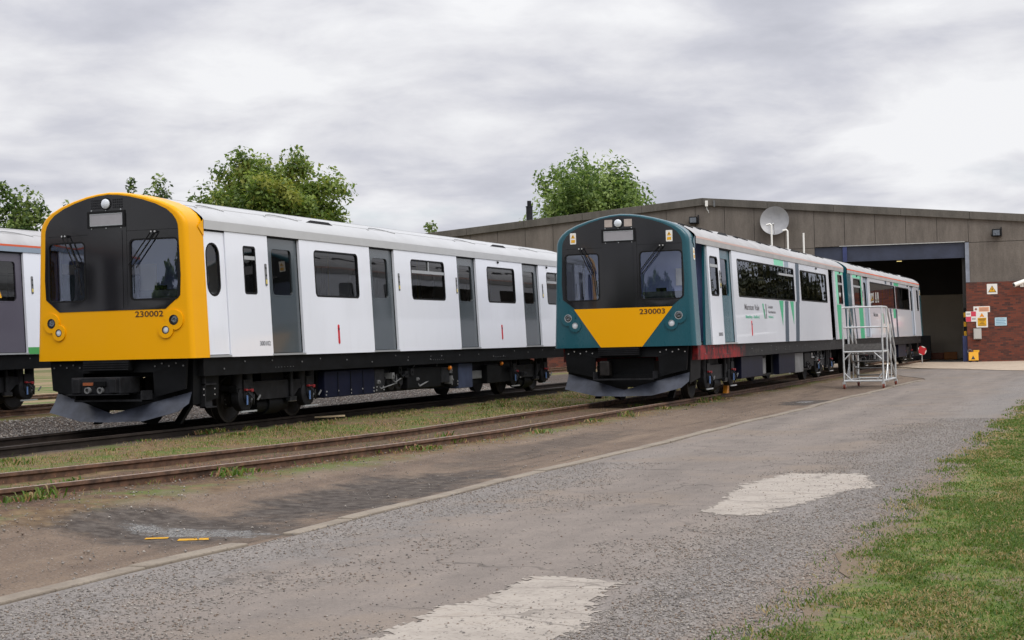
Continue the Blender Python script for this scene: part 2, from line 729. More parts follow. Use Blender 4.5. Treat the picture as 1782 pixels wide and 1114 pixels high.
def fbm(x, y, s=0):
    return (vnoise(x, y, s) * 0.5 + vnoise(x * 2.1, y * 2.1, s + 1) * 0.3 + vnoise(x * 4.3, y * 4.3, s + 2) * 0.2)


def np_mesh(name, V, F, mats, mi=None, smooth=False):
    me = bpy.data.meshes.new(name)
    n, k = F.shape
    me.vertices.add(len(V))
    me.vertices.foreach_set('co', np.ascontiguousarray(V, dtype=np.float32).ravel())
    me.loops.add(n * k)
    me.loops.foreach_set('vertex_index', np.ascontiguousarray(F, dtype=np.int32).ravel())
    me.polygons.add(n)
    me.polygons.foreach_set('loop_start', np.arange(0, n * k, k, dtype=np.int32))
    me.polygons.foreach_set('loop_total', np.full(n, k, dtype=np.int32))
    for m in mats:
        me.materials.append(m)
    if mi is not None:
        me.polygons.foreach_set('material_index', np.ascontiguousarray(mi, dtype=np.int32))
    if smooth:
        me.polygons.foreach_set('use_smooth', np.ones(n, dtype=bool))
    me.update(calc_edges=True)
    o = bpy.data.objects.new(name, me)
    COL.objects.link(o)
    return o


zgv = np.vectorize(zg)


def sheet(name, xs, ys, mat, dz=0.0, bump=0.0, kind='structure', xfun=None):
    V = []
    for Y in ys:
        for X in xs:
            x = xfun(X, Y) if xfun else X
            b = 0.0
            if bump and x < -6.9 and abs(x) < 60:
                b = (float(fbm(np.float64(x * 1.3 + 200), np.float64(Y * 1.3))) - 0.5) * bump
            V.append((x, Y, zg(x, Y) + dz + b))
    nx = len(xs)
    F = [(j * nx + i, j * nx + i + 1, (j + 1) * nx + i + 1, (j + 1) * nx + i) for j in range(len(ys) - 1) for i in range(nx - 1)]
    o = np_mesh(name, np.array(V), np.array(F), [mat], None, True)
    return tag(o, kind=kind)


def ell(t, xyz, cx, cy, rx, ry, nz, wob=0.8):
    """soft irregular patch mask around (cx, cy)"""
    dx = t.math('DIVIDE', t.math('SUBTRACT', xyz[0], cx), rx)
    dy = t.math('DIVIDE', t.math('SUBTRACT', xyz[1], cy), ry)
    d = t.math('ADD', t.math('MULTIPLY', dx, dx), t.math('MULTIPLY', dy, dy))
    d = t.math('ADD', d, t.math('MULTIPLY', t.math('SUBTRACT', nz, 0.5), wob * 2.6))
    return t.step(d, 1.0, 0.25)


def mat_ground():
    t = NT('yard_ground')
    p = t.pos()
    X = t.xyz(p)
    n1 = t.noise(p, 0.55, 6, 0.6)
    n2 = t.noise(p, 2.3, 7, 0.65)
    n3 = t.noise(p, 9.0, 6, 0.65)
    streak = t.noise(t.vmul(p, (2.4, 0.22, 1)), 1.0, 6, 0.6)
    nf = t.noise(p, 45.0, 5, 0.7)
    vs = t.voro(p, 38.0)
    vs2 = t.voro(p, 90.0)
    # trodden earth beside the road
    d1 = t.ramp(t.math('ADD', t.math('MULTIPLY', streak, 0.6), t.math('MULTIPLY', n2, 0.4)),
                [(0.32, lin(98, 86, 76)), (0.47, lin(124, 109, 96)), (0.6, lin(138, 122, 106)), (0.72, lin(158, 142, 122))])
    pebb = t.n('ShaderNodeSeparateColor')
    t.link(vs2, pebb.inputs[0])
    d1 = t.mix(1.0, d1, (.92, .89, .87, 1), 'MULTIPLY')
    rut = t.noise(t.vmul(p, (5.5, 0.35, 1)), 1.0, 7, 0.65)
    d1 = t.mix(t.math('MULTIPLY', t.step(rut, .54, .70), .6), d1, lin(66, 57, 50))
    d1 = t.mix(t.math('MULTIPLY', t.step(rut, .44, .32), .4), d1, lin(150, 132, 112))
    d1 = t.mix(t.math('MULTIPLY', t.step(pebb.outputs[0], 0.90, 0.98), .7), d1, lin(150, 140, 130))
    d1 = t.mix(t.step(pebb.outputs[1], 0.88, 0.98), d1, lin(84, 76, 70))
    oil = t.math('MAXIMUM', ell(t, X, -7.0, 10.5, 1.5, 1.0, n2), ell(t, X, -6.55, 13.2, 0.75, 3.6, n2))
    oil = t.math('MAXIMUM', oil, ell(t, X, -6.1, 32.6, 0.6, 1.6, n2))
    oil = t.math('MAXIMUM', oil, t.math('MULTIPLY', ell(t, X, -7.0, 19.5, 0.5, 4.5, n2), 0.5))
    d1 = t.mix(t.math('MULTIPLY', oil, 0.85), d1, t.mix(t.step(n3, .35, .68), lin(48, 43, 41), lin(98, 92, 87)))
    wet = t.math('MAXIMUM', ell(t, X, -6.6, 10.35, 0.75, 0.26, n3, 1.3), ell(t, X, -6.15, 32.9, 0.2, 0.5, n3, 0.5))
    wet = t.math('MAXIMUM', wet, ell(t, X, -7.2, 8.1, 0.2, 0.16, n3, 0.4))
    # track bed
    v1 = t.n('ShaderNodeSeparateColor')
    t.link(vs, v1.inputs[0])
    bal = t.mix(v1.outputs[0], lin(56, 50, 47), lin(104, 94, 87))
    bal = t.mix(t.step(n2, 0.45, 0.7), bal, lin(82, 70, 60))
    bal = t.mix(t.math('MULTIPLY', t.math('MULTIPLY', t.step(X[0], -15.3, -14.9), t.step(X[0], -13.4, -13.75)), .75), bal, lin(34, 30, 28))  # shade under the train painted into the ballast between the rails
    # grassy strips
    g = t.mix(t.step(n3, 0.35, 0.7), lin(104, 84, 62), lin(140, 118, 88))
    g = t.mix(t.step(t.math('ADD', t.math('MULTIPLY', n2, 0.6), t.math('MULTIPLY', n1, 0.4)), 0.46, 0.58), g, t.mix(nf, lin(74, 92, 36), lin(112, 124, 62)))
    # blends across the yard, edges broken by noise
    xw = t.math('ADD', X[0], t.math('MULTIPLY', t.math('SUBTRACT', n2, 0.5), 1.3))
    col = t.mix(t.step(xw, -7.5, -8.0), d1, g)
    bm = t.math('MULTIPLY', t.step(xw, -13.0, -13.6), t.step(xw, -19.6, -18.6))
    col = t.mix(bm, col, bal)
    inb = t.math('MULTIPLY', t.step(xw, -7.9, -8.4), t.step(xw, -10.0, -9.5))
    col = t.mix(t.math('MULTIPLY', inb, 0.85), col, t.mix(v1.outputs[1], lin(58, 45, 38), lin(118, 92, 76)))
    far = t.step(X[1], 47.0, 62.0)
    near_b = t.math('MULTIPLY', far, t.step(X[0], -11.0, -9.0))
    sand = t.mix(n2, lin(150, 132, 112), lin(182, 166, 146))
    col = t.mix(near_b, col, sand)
    xf = t.step(xw, -22.6, -23.4)
    col = t.mix(xf, col, t.mix(t.step(t.noise(t.vmul(p, (.9, .12, 1)), 1.0, 4), .42, .58), t.mix(n3, lin(76, 94, 44), lin(112, 124, 66)), t.mix(n3, lin(132, 110, 84), lin(172, 150, 120))))
    col = t.mix(wet, col, t.mix(t.step(pebb.outputs[2], .35, .75), lin(76, 74, 72), lin(146, 145, 142)))
    h = t.math('ADD', t.math('MULTIPLY', n3, 0.5), t.math('ADD', t.math('MULTIPLY', nf, 0.35), t.math('MULTIPLY', v1.outputs[2], 0.25)))
    rough = t.math('MULTIPLY_ADD', wet, -0.35, 0.92)
    col = t.mix(1.0, col, (.80, .79, .78, 1), 'MULTIPLY')
    t.bsdf(col, rough, 0, 0.25, t.bump(h, 0.7, 0.05))
    return t.m


def mat_road():
    t = NT('worn_dusty_asphalt')
    p = t.pos()
    X = t.xyz(p)
    n1 = t.noise(p, 0.5, 6, 0.6)
    n2 = t.noise(p, 2.0, 8, 0.68)
    streak = t.noise(t.vmul(p, (1.8, 0.16, 1)), 1.0, 6, 0.62)
    n3 = t.noise(p, 14.0, 6, 0.7)
    va = t.n('ShaderNodeSeparateColor')
    t.link(t.voro(p, 70.0), va.inputs[0])
    vb = t.n('ShaderNodeSeparateColor')
    t.link(t.voro(p, 150.0), vb.inputs[0])
    base = t.ramp(t.math('ADD', t.math('MULTIPLY', streak, 0.55), t.math('MULTIPLY', n2, 0.45)),
                  [(0.3, lin(108, 101, 96)), (0.45, lin(130, 122, 116)), (0.58, lin(142, 133, 126)), (0.72, lin(152, 142, 132))])
    base = t.mix(t.math('MULTIPLY', t.step(n1, 0.5, 0.68), 0.55), base, lin(140, 126, 112))
    grain = t.math('ADD', t.math('MULTIPLY', va.outputs[0], 0.55), t.math('MULTIPLY', vb.outputs[0], 0.45))
    wx = t.math('ADD', X[0], t.math('MULTIPLY', t.math('SUBTRACT', n2, 0.5), 2.2))
    gr = t.math('MAXIMUM', t.step(wx, -3.0, -2.3), t.math('MULTIPLY', t.step(wx, -4.7, -5.3), t.step(X[1], 22.0, 13.0)))
    amp = t.math('MULTIPLY_ADD', gr, 0.35, 0.28)
    shade = t.math('MULTIPLY_ADD', t.math('SUBTRACT', grain, 0.5), amp, 1.0)
    mul = t.n('ShaderNodeCombineColor')
    for i in range(3):
        t.link(shade, mul.inputs[i])
    base = t.mix(1.0, base, mul.outputs[0], 'MULTIPLY')
    base = t.mix(t.math('MULTIPLY', gr, 0.45), base, t.mix(va.outputs[1], lin(92, 92, 94), lin(166, 164, 162)))
    pits = t.step(n3, 0.70, 0.78)
    base = t.mix(t.math('MULTIPLY', pits, 0.6), base, lin(84, 76, 70))
    # fine branching cracks in the worn surface
    wv = t.n('ShaderNodeVectorMath', operation='ADD')
    t.link(p, wv.inputs[0])
    nc = t.n('ShaderNodeTexNoise')
    t.link(p, nc.inputs['Vector'])
    nc.inputs['Scale'].default_value = 1.2
    nc.inputs['Detail'].default_value = 5
    sc = t.n('ShaderNodeVectorMath', operation='SCALE')
    t.link(nc.outputs['Color'], sc.inputs[0])
    sc.inputs['Scale'].default_value = 1.2
    t.link(sc.outputs[0], wv.inputs[1])
    cr = t.voro(t.vmul(wv.outputs[0], (1.0, 0.55, 1.0)), 0.75, 'Distance', 'DISTANCE_TO_EDGE')
    crk = t.math('MULTIPLY', t.step(cr, 0.012, 0.003), t.step(t.noise(p, 0.8, 3), 0.45, 0.6))
    base = t.mix(t.math('MULTIPLY', crk, 0.55), base, lin(70, 66, 62))
    earth = t.step(t.math('ADD', X[0], t.math('MULTIPLY', t.math('SUBTRACT', n2, 0.5), 0.7)), -2.0, -1.62)
    base = t.mix(t.math('MULTIPLY', earth, 0.75), base, t.mix(n3, lin(112, 96, 84), lin(152, 136, 120)))
    h = t.math('ADD', t.math('MULTIPLY', grain, 0.6), t.math('MULTIPLY', n3, 0.4))
    base = t.mix(1.0, base, (.80, .785, .765, 1), 'MULTIPLY')
    t.bsdf(base, 0.9, 0, 0.25, t.bump(h, 0.6, 0.02))
    return t.m


def mat_lawn_soil():
    t = NT('lawn_soil')
    p = t.pos()
    n2 = t.noise(p, 2.4, 7, 0.65)
    n3 = t.noise(p, 26.0, 6, 0.7)
    X = t.xyz(p)
    n4 = t.noise(p, 7.0, 6, 0.7)
    soil = t.mix(n3, lin(96, 82, 68), lin(140, 124, 106))
    grn = t.mix(n3, lin(60, 84, 28), lin(112, 128, 60))
    grn = t.mix(t.step(n4, .5, .66), grn, lin(132, 122, 78))
    cover = t.step(t.math('ADD', t.math('MULTIPLY', n2, 0.6), t.math('MULTIPLY', n4, 0.4)), 0.38, 0.52)
    edge = t.step(t.math('ADD', X[0], t.math('MULTIPLY', t.math('SUBTRACT', n4, 0.5), 0.9)), -1.52, -1.30)
    t.bsdf(t.mix(t.math('MULTIPLY', cover, edge), soil, grn), 0.95, 0, 0.2, t.bump(n3, 0.8, 0.03))
    return t.m


def mat_concrete(name, a, b, holes=True):
    t = NT(name)
    p = t.pos()
    n2 = t.noise(p, 3.0, 8, 0.65)
    n3 = t.noise(p, 22.0, 6, 0.7)
    v = t.n('ShaderNodeSeparateColor')
    t.link(t.voro(p, 60.0), v.inputs[0])
    c = t.mix(t.step(n2, 0.3, 0.7), a, b)
    c = t.mix(t.math('MULTIPLY', t.step(v.outputs[0], 0.82, 0.95), 0.5), c, lin(120, 112, 104))
    if holes:
        wv = t.n('ShaderNodeVectorMath', operation='ADD')
        t.link(p, wv.inputs[0])
        nc = t.n('ShaderNodeTexNoise')
        t.link(p, nc.inputs['Vector'])
        nc.inputs['Scale'].default_value = 2.5
        sc_ = t.n('ShaderNodeVectorMath', operation='SCALE')
        t.link(nc.outputs['Color'], sc_.inputs[0])
        sc_.inputs['Scale'].default_value = 0.35
        t.link(sc_.outputs[0], wv.inputs[1])
        cr = t.voro(t.vmul(wv.outputs[0], (0.5, 1.9, 1.0)), 1.1, 'Distance', 'DISTANCE_TO_EDGE')
        c = t.mix(t.math('MULTIPLY', t.step(cr, 0.016, 0.004), 0.55), c, lin(110, 103, 96))
        c = t.mix(t.math('MULTIPLY', t.step(n2, .52, .7), .5), c, lin(146, 134, 122))
        c = t.mix(t.math('MULTIPLY', t.step(n3, 0.63, 0.72), 0.75), c, lin(92, 84, 78))
    c = t.mix(1.0, c, (.80, .79, .78, 1), 'MULTIPLY')
    t.bsdf(c, 0.88, 0, 0.25, t.bump(n3, 0.5, 0.02))
    return t.m


M['ground'] = mat_ground()
M['road'] = mat_road()
M['soil'] = mat_lawn_soil()
M['slab'] = mat_concrete('pale_worn_concrete', lin(162, 154, 145), lin(186, 178, 168))
M['kerb'] = mat_concrete('kerb_concrete', lin(134, 124, 112), lin(156, 146, 132), False)
M['apron'] = mat_concrete('sandy_concrete', lin(176, 158, 138), lin(196, 180, 160), False)


def build_ground():
    sheet('ground', axis(-32, 3, 0.3, 900), axis(3, 52, 0.3, 900), M['ground'], 0.0, 0.05)
    # road: from the kerb to the lawn, opening out to the right past the lawn
    us = [i / 22 for i in range(23)]
    ys = [-6 + 0.6 * i for i in range(110)]

    def rx(u, Y):
        x0 = kerb_x(Y) + 0.1 if Y < 46 else kerb_x(46) + 0.1 - (Y - 46) * 0.22 * sst(46, 52, Y)
        x1 = -0.9 + 30 * sst(29.5, 36, Y)
        return x0 + (x1 - x0) * u
    sheet('road', us, ys, M['road'], 0.010, 0, xfun=rx)

    # mown verge on the right
    def lx(u, Y):
        return lawn_x(Y) + (34 - lawn_x(Y)) * u ** 2.2
    sheet('lawn', us, [-6 + 0.25 * i for i in range(149)], M['soil'], 0.016, 0, xfun=lx)
    # concrete edging laid flush along the road
    mb = MB()
    y = -5.0
    while y < 46:
        L = random.choice((0.9, 0.91, 0.92))
        a, b = y + 0.006, y + L - 0.006
        if a < 9.72 < b:
            b = 9.72
        if a < 10.12 < b:
            a = 10.12
        if not 9.72 <= a < 10.12:
            w = 0.072
            j = random.uniform(-0.012, 0.012)
            za = zg(kerb_x(a), a) + 0.022 + random.uniform(-.006, .006)
            xa, xb = kerb_x(a) + j, kerb_x(b) + j
            mb.hexa([(xa - w, a, za - .12), (xa + w, a, za - .12), (xb - w, b, za - .12), (xb + w, b, za - .12),
                     (xa - w, a, za), (xa + w, a, za), (xb - w, b, za), (xb + w, b, za)])
        y += L
    tag(mb.build('kerb_strip', M['kerb'], bevel=0.01), kind='structure')
    # apron of pale concrete in front of the shed
    ax = [(-13, 63.2), (-9, 62.2), (-7, 60.2), (-5.2, 58.4), (-3.4, 55.5), (1, 52.8), (30, 49), (30, 66), (3.0, 71.9), (-12.4, 69.7)]
    mb = MB()
    mb.plate(ragged(ax, 0.7, 0.12), [], 0.0, lambda u, w, d: (u, w, zg(u, w) + 0.024 - d), grid=1.5)
    tag(mb.build('concrete_apron', M['apron']), kind='structure')
    p1 = [(-3.17, 12.25), (-2.86, 12.05), (-2.60, 12.09), (-2.44, 12.91), (-2.27, 13.88), (-2.04, 14.54), (-2.4, 15.76), (-3.17, 15.76), (-3.22, 15.0), (-3.34, 14.58), (-3.2, 13.18)]
    p2 = [(-3.37, 6.3), (-2.43, 6.3), (-2.43, 6.96), (-2.44, 7.41), (-2.59, 7.98), (-2.68, 8.6), (-3.03, 8.79), (-3.32, 8.75), (-3.26, 8.02), (-3.38, 7.58), (-3.37, 6.74)]
    for p in (p1, p2):
        mb = MB()
        c0 = Vector((sum(q[0] for q in p) / len(p), sum(q[1] for q in p) / len(p)))
        p = [tuple(c0 + (Vector(q) - c0) * 1.04) for q in p]
        out = ragged(p, 0.06, 0.03)
        mb.plate(out, [], 0.0, lambda u, w, d: (u, w, zg(u, w) + 0.0135 - d), grid=0.035)
        keep = []
        for f in mb.f:
            cx = sum(mb.v[i][0] for i in f) / 3
            cy = sum(mb.v[i][1] for i in f) / 3
            dm = min((Vector((cx, cy)) - Vector(q)).length for q in out)
            n = float(fbm(np.float64(cx * 9 + 300), np.float64(cy * 6))) + .35 * random.random()
            if n * 0.13 < dm + .035:
                keep.append(f)
        mb.f = keep
        mb.m = [0] * len(keep)
        tag(mb.build('concrete_patch', M['slab']), kind='structure')


def ragged(poly, step, amp):
    out = []
    n = len(poly)
    for i in range(n):
        a, b = Vector(poly[i]), Vector(poly[(i + 1) % n])
        k = max(1, int((b - a).length / step))
        for j in range(k):
            q = a + (b - a) * (j / k)
            out.append((q.x + random.uniform(-amp, amp), q.y + random.uniform(-amp, amp)))
    return out


build_ground()


# loose stones
def stones():
    mats = [simple('stone_grey', lin(128, 122, 116), 0.9), simple('stone_dark', lin(98, 93, 89), 0.9),
            simple('stone_pale', lin(152, 145, 137), 0.9), simple('stone_brown', lin(116, 102, 90), 0.9)]
    xs, ys, ss = [], [], []

    def scatter(n, x0, x1, y0, y1, wf, s0, s1, ypow=1.6):
        u = RNG.random(n)
        y = y0 + (y1 - y0) * u ** ypow
        x = x0 + (x1 - x0) * RNG.random(n)
        k = RNG.random(n) < wf(x, y)
        x, y = x[k], y[k]
        xs.append(x)
        ys.append(y)
        ss.append(s0 + (s1 - s0) * RNG.random(len(x)) ** 2.5)
    lawn = np.vectorize(lawn_x)
    scatter(80000, -3.6, -1.5, 6.0, 26, lambda x, y: np.clip((x + 3.3 + (fbm(x * 1.7, y * 1.2, 3) - .5) * 1.8) / 0.8, 0.02, 1) * (x < lawn(y) + .08), 0.003, 0.011)
    scatter(26000, -5.75, -3.2, 6.0, 17, lambda x, y: np.clip((-4.5 - x + (fbm(x * 1.2, y * .8, 9) - .5) * 3.2) / 0.9, 0.03, 1), 0.004, 0.012)
    scatter(7000, -5.6, -2.4, 6.0, 32, lambda x, y: np.full_like(x, 0.6), 0.004, 0.010)
    scatter(2500, -8.0, -5.95, 7.0, 34, lambda x, y: np.clip((fbm(x * 1.1, y * .5, 5) - .38) * 3, 0.05, 1), 0.004, 0.016)
    scatter(26000, -19.0, -15.2, 14, 44, lambda x, y: np.full_like(x, 1.0), 0.012, 0.030, 1.2)
    scatter(2500, -8.5, -7.4, 9, 40, lambda x, y: np.full_like(x, 0.6), 0.006, 0.016)
    x, y, s = np.concatenate(xs), np.concatenate(ys), np.concatenate(ss)
    # keep the pale slabs mostly clear
    on = ((x > -3.3) & (x < -2.3) & (y > 12.1) & (y < 15.7)) | ((x > -3.4) & (x < -2.5) & (y < 8.7))
    k = ~on | (RNG.random(len(x)) < 0.28)
    x, y, s = x[k], y[k], s[k]
    n = len(x)
    z = zgv(x, y) + 0.012 + np.where(x < -6.4, 0.0, 0.0)
    base = np.array([(1, 0, 0), (-1, 0, 0), (0, 1, 0), (0, -1, 0), (0, 0, 1), (0, 0, -1)], float)
    V = base[None] * (0.55 + 0.75 * RNG.random((n, 6, 1)))
    a = RNG.random(n) * 2 * PI
    ca, sa = np.cos(a)[:, None], np.sin(a)[:, None]
    vx = V[:, :, 0] * ca - V[:, :, 1] * sa
    vy = V[:, :, 0] * sa + V[:, :, 1] * ca
    tilt = (RNG.random((n, 1)) - .5) * 1.4
    vz = V[:, :, 2] * 0.7 + vx * tilt * 0.5
    V = np.stack([vx, vy, vz], -1) * s[:, None, None]
    V += np.stack([x, y, z + s * 0.22 - .001], -1)[:, None, :]
    T = np.array([(0, 2, 4), (2, 1, 4), (1, 3, 4), (3, 0, 4), (2, 0, 5), (1, 2, 5), (3, 1, 5), (0, 3, 5)])
    F = (T[None] + (np.arange(n) * 6)[:, None, None]).reshape(-1, 3)
    mi = np.repeat(RNG.choice(4, n, p=[.56, .12, .14, .18]), 8)
    o = np_mesh('gravel', V.reshape(-1, 3), F, mats, mi)
    tag(o, 'loose grey gravel scattered over road and track bed', 'gravel', kind='stuff')


stones()


def leafmat(name, c, trans=0.35, rough=0.6):
    t = NT(name)
    d = t.n('ShaderNodeBsdfPrincipled')
    d.inputs['Base Color'].default_value = c
    d.inputs['Roughness'].default_value = rough
    d.inputs['Specular IOR Level'].default_value = 0.3
    tr = t.n('ShaderNodeBsdfTranslucent')
    tr.inputs[0].default_value = (c[0] * 1.3, c[1] * 1.35, c[2] * 0.9, 1)
    mx = t.n('ShaderNodeMixShader')
    mx.inputs[0].default_value = trans
    t.link(d.outputs[0], mx.inputs[1])
    t.link(tr.outputs[0], mx.inputs[2])
    t.link(mx.outputs[0], t.out.inputs[0])
    return t.m


BL = [leafmat('grass_green', lin(82, 108, 38)), leafmat('grass_deep', lin(60, 86, 30)), leafmat('grass_olive', lin(110, 116, 60)), leafmat('grass_straw', lin(158, 138, 98)), leafmat('dead_leaf', lin(138, 98, 72), .1)]


def blades(name, x, y, h, w, lean, mats, mi, label, cat):
    n = len(x)
    z = zgv(x, y) + 0.008
    a = RNG.random(n) * 2 * PI
    b = RNG.random(n) * 2 * PI
    dx, dy = np.cos(a) * w / 2, np.sin(a) * w / 2
    lx, ly = np.cos(b) * lean * h, np.sin(b) * lean * h
    P = np.stack([x, y, z], -1)
    V = np.empty((n, 5, 3))
    o = np.stack([dx, dy, np.zeros(n)], -1)
    V[:, 0] = P - o
    V[:, 1] = P + o
    mid = P + np.stack([lx * .35, ly * .35, h * .6], -1)
    V[:, 2] = mid + o * .8
    V[:, 3] = mid - o * .8
    V[:, 4] = P + np.stack([lx, ly, h * (1 - 0.35 * lean)], -1)
    T = np.array([(0, 1, 2), (0, 2, 3), (3, 2, 4)])
    F = (T[None] + (np.arange(n) * 5)[:, None, None]).reshape(-1, 3)
    ob = np_mesh(name, V.reshape(-1, 3), F, mats, np.repeat(mi, 3))
    tag(ob, label, cat, kind='stuff')


def grass():
    # lawn on the right: short, patchy, thinner at the bare spots
    n = 330000
    y = 5.5 + 27 * RNG.random(n) ** 1.7
    lx = np.vectorize(lawn_x)(y)
    wdt = np.clip(1.9 - 0.012 * y, 0.9, 2)
    x = lx - 0.22 + wdt * RNG.random(n) ** 0.9
    f = fbm(x * 1.6 + 40, y * 1.1, 21)
    edge = np.clip((x - lx + 0.10 + (fbm(x * 3, y * 2.2, 77) - .5) * .5) / 0.4, 0, 1) ** 1.3
    bare = np.clip((f - 0.34) / 0.14, 0.30, 1)
    k = RNG.random(n) < bare * (0.08 + 0.92 * edge)
    x, y, f = x[k], y[k], f[k]
    far = np.clip(y / 12, 1, 2)
    h = (0.014 + 0.032 * RNG.random(len(x))) * (0.7 + 0.7 * f)
    g = fbm(x * 2.2 + 9, y * 1.5, 33)
    r = RNG.random(len(x))
    mi = np.where(r < 0.10 + (g < .42) * .32, 3, np.where(r < 0.30 + (g < .45) * .25, 2, np.where(r < 0.80, 0, 1)))
    blades('lawn_grass', x, y, h, 0.007 * far, 0.9, BL, mi, 'short patchy green grass of the verge at right', 'grass')
    # rough growth between and beside the tracks
    n = 120000
    y = 8 + 40 * RNG.random(n) ** 1.35
    x = -13.6 + 6.5 * RNG.random(n)
    bx = -8.89 + np.where(y < 20.5, -0.0075 * (20.5 - y) ** 2, 0)
    f = fbm(x * 0.9 + 7, y * 0.45, 50)
    g2 = fbm(x * 2.3, y * 1.6, 60)
    strip = 0.75 * np.clip((x + 13.45) / .3, 0.1, 1) * np.clip((bx - 0.55 - x) / .4, 0, 1)
    ns = np.exp(-((x - bx - 0.98) / .22) ** 2)
    beside = (ns * 0.8 + np.exp(-((x - bx) / .45) ** 2) * 0.4) * np.clip((27 - y) / 8, .12, 1)
    dens = strip * np.clip((f - 0.36) / 0.16, 0.08, 1) * np.clip((g2 - .25) / .25, .1, 1) + beside * np.clip((g2 - .42) / .2, 0.03, 1)
    k = RNG.random(n) < dens
    x, y, f, g2, bx = x[k], y[k], f[k], g2[k], bx[k]
    far = np.clip(y / 16, 1, 2)
    h = 0.015 + 0.055 * RNG.random(len(x)) ** 2 * (0.5 + g2)
    r = RNG.random(len(x))
    lit = RNG.random(len(x)) < 0.16 + 0.5 * (np.abs(x - bx) < 1.3)
    mi = np.where(r < .36 + (f < .47) * .3, 3, np.where(r < .64, 2, np.where(r < .88, 0, 1)))
    mi = np.where(lit, 4, mi)
    h = np.where(lit, 0.012 + h * .3, h)
    blades('track_grass', x, y, h, 0.007 * far, 0.8, BL, mi, 'thin dry and green grass between the railway tracks', 'grass')
    # taller leafy weeds in clumps along the rails
    cx, cy, ch = [], [], []
    for i in range(75):
        Y = 9 + 24 * random.random() ** 1.5
        bx = -8.89 - (0.0075 * (20.5 - Y) ** 2 if Y < 20.5 else 0)
        X = random.choice((bx + .95, bx + 1.0, bx + 0.6, bx - .95, -13.3, -12.6, -11.8, bx + 0.2)) + random.uniform(-.12, .12)
        m = random.randint(25, 70)
        hh = random.uniform(0.04, 0.14)
        cx.append(X + RNG.normal(0, 0.07, m))
        cy.append(Y + RNG.normal(0, 0.10, m))
        ch.append(hh * (0.4 + 0.8 * RNG.random(m)))
    x, y, h = np.concatenate(cx), np.concatenate(cy), np.concatenate(ch)
    mi = RNG.choice(5, len(x), p=[.36, .16, .2, .1, .18])
    blades('weeds', x, y, h, 0.018, 0.9, BL, mi, 'scattered leafy weeds growing along the rails', 'weeds')


grass()


# ------------------------------------------------------------------ railway tracks
RP = [(-.035, 0), (-.036, -.032), (-.010, -.05), (-.009, -.112), (-.065, -.13), (-.065, -.148), (.065, -.148), (.065, -.13), (.009, -.112), (.010, -.05), (.036, -.032), (.035, 0)]


def rail_mesh(path, off):
    rings = []
    for i, p in enumerate(path):
        a, b = path[max(i - 1, 0)], path[min(i + 1, len(path) - 1)]
        d = Vector((b[0] - a[0], b[1] - a[1], 0)).normalized()
        nx = Vector((d.y, -d.x, 0))
        rings.append([Vector(p) + nx * (off + q[0]) + Vector((0, 0, q[1])) for q in RP])
    return MB().loft(rings, True, True)


def track(label, path, sleepers=None, mat=None):
    o = thing('railway_track', label, 'railway track', (0, 0, 0))
    o.location = path[0]
    for off in (-0.7525, 0.7525):
        r = rail_mesh([tuple(Vector(p) - Vector(path[0])) for p in path], off).build('rail', mat or M['rail'], o, smooth=30)
    if sleepers:
        for (x, y, z, a) in sleepers:
            s = MB().box(-1.3, 1.3, -.125, .125, -.13, 0).build('sleeper', M['sleeper'], o)
            s.location = Vector((x, y, z)) - Vector(path[0])
            s.rotation_euler = (0, 0, a)
    return o


M['sleeper'] = simple('weathered_timber_sleeper', lin(92, 76, 64), 0.9, var=0.4, vscale=9, bump=0.5, bscale=30)


def bc(Y):
    return -8.89 - (0.0075 * (20.5 - Y) ** 2 if Y < 20.5 else 0.0)


def bz(Y):
    return -0.026 + b_rise(Y)


track('straight track under the yellow fronted train', [(-14.33, y, 0.0) for y in (-6, 30, 66)], None, M['rail_shade'])
bp = [(bc(y), y, bz(y)) for y in [1 + 0.8 * i for i in range(32)] + [40, 60, 74]]
sl = []
y = 8.0
while y < 26:
    dxdy = 2 * 0.0075 * (20.5 - y) if y < 20.5 else 0
    sl.append((bc(y), y, bz(y) - 0.139, -math.atan(dxdy)))
    y += 0.76
track('near rusty track curving out from under the teal fronted train', bp, sl)
track('track under the train with the green base stripe', [(-21.0, y, 0.12) for y in (-6, 30, 66)])
track('disused rusty track on the far side of all trains', [(-27.6, y, 0.06) for y in (-6, 30, 120)])


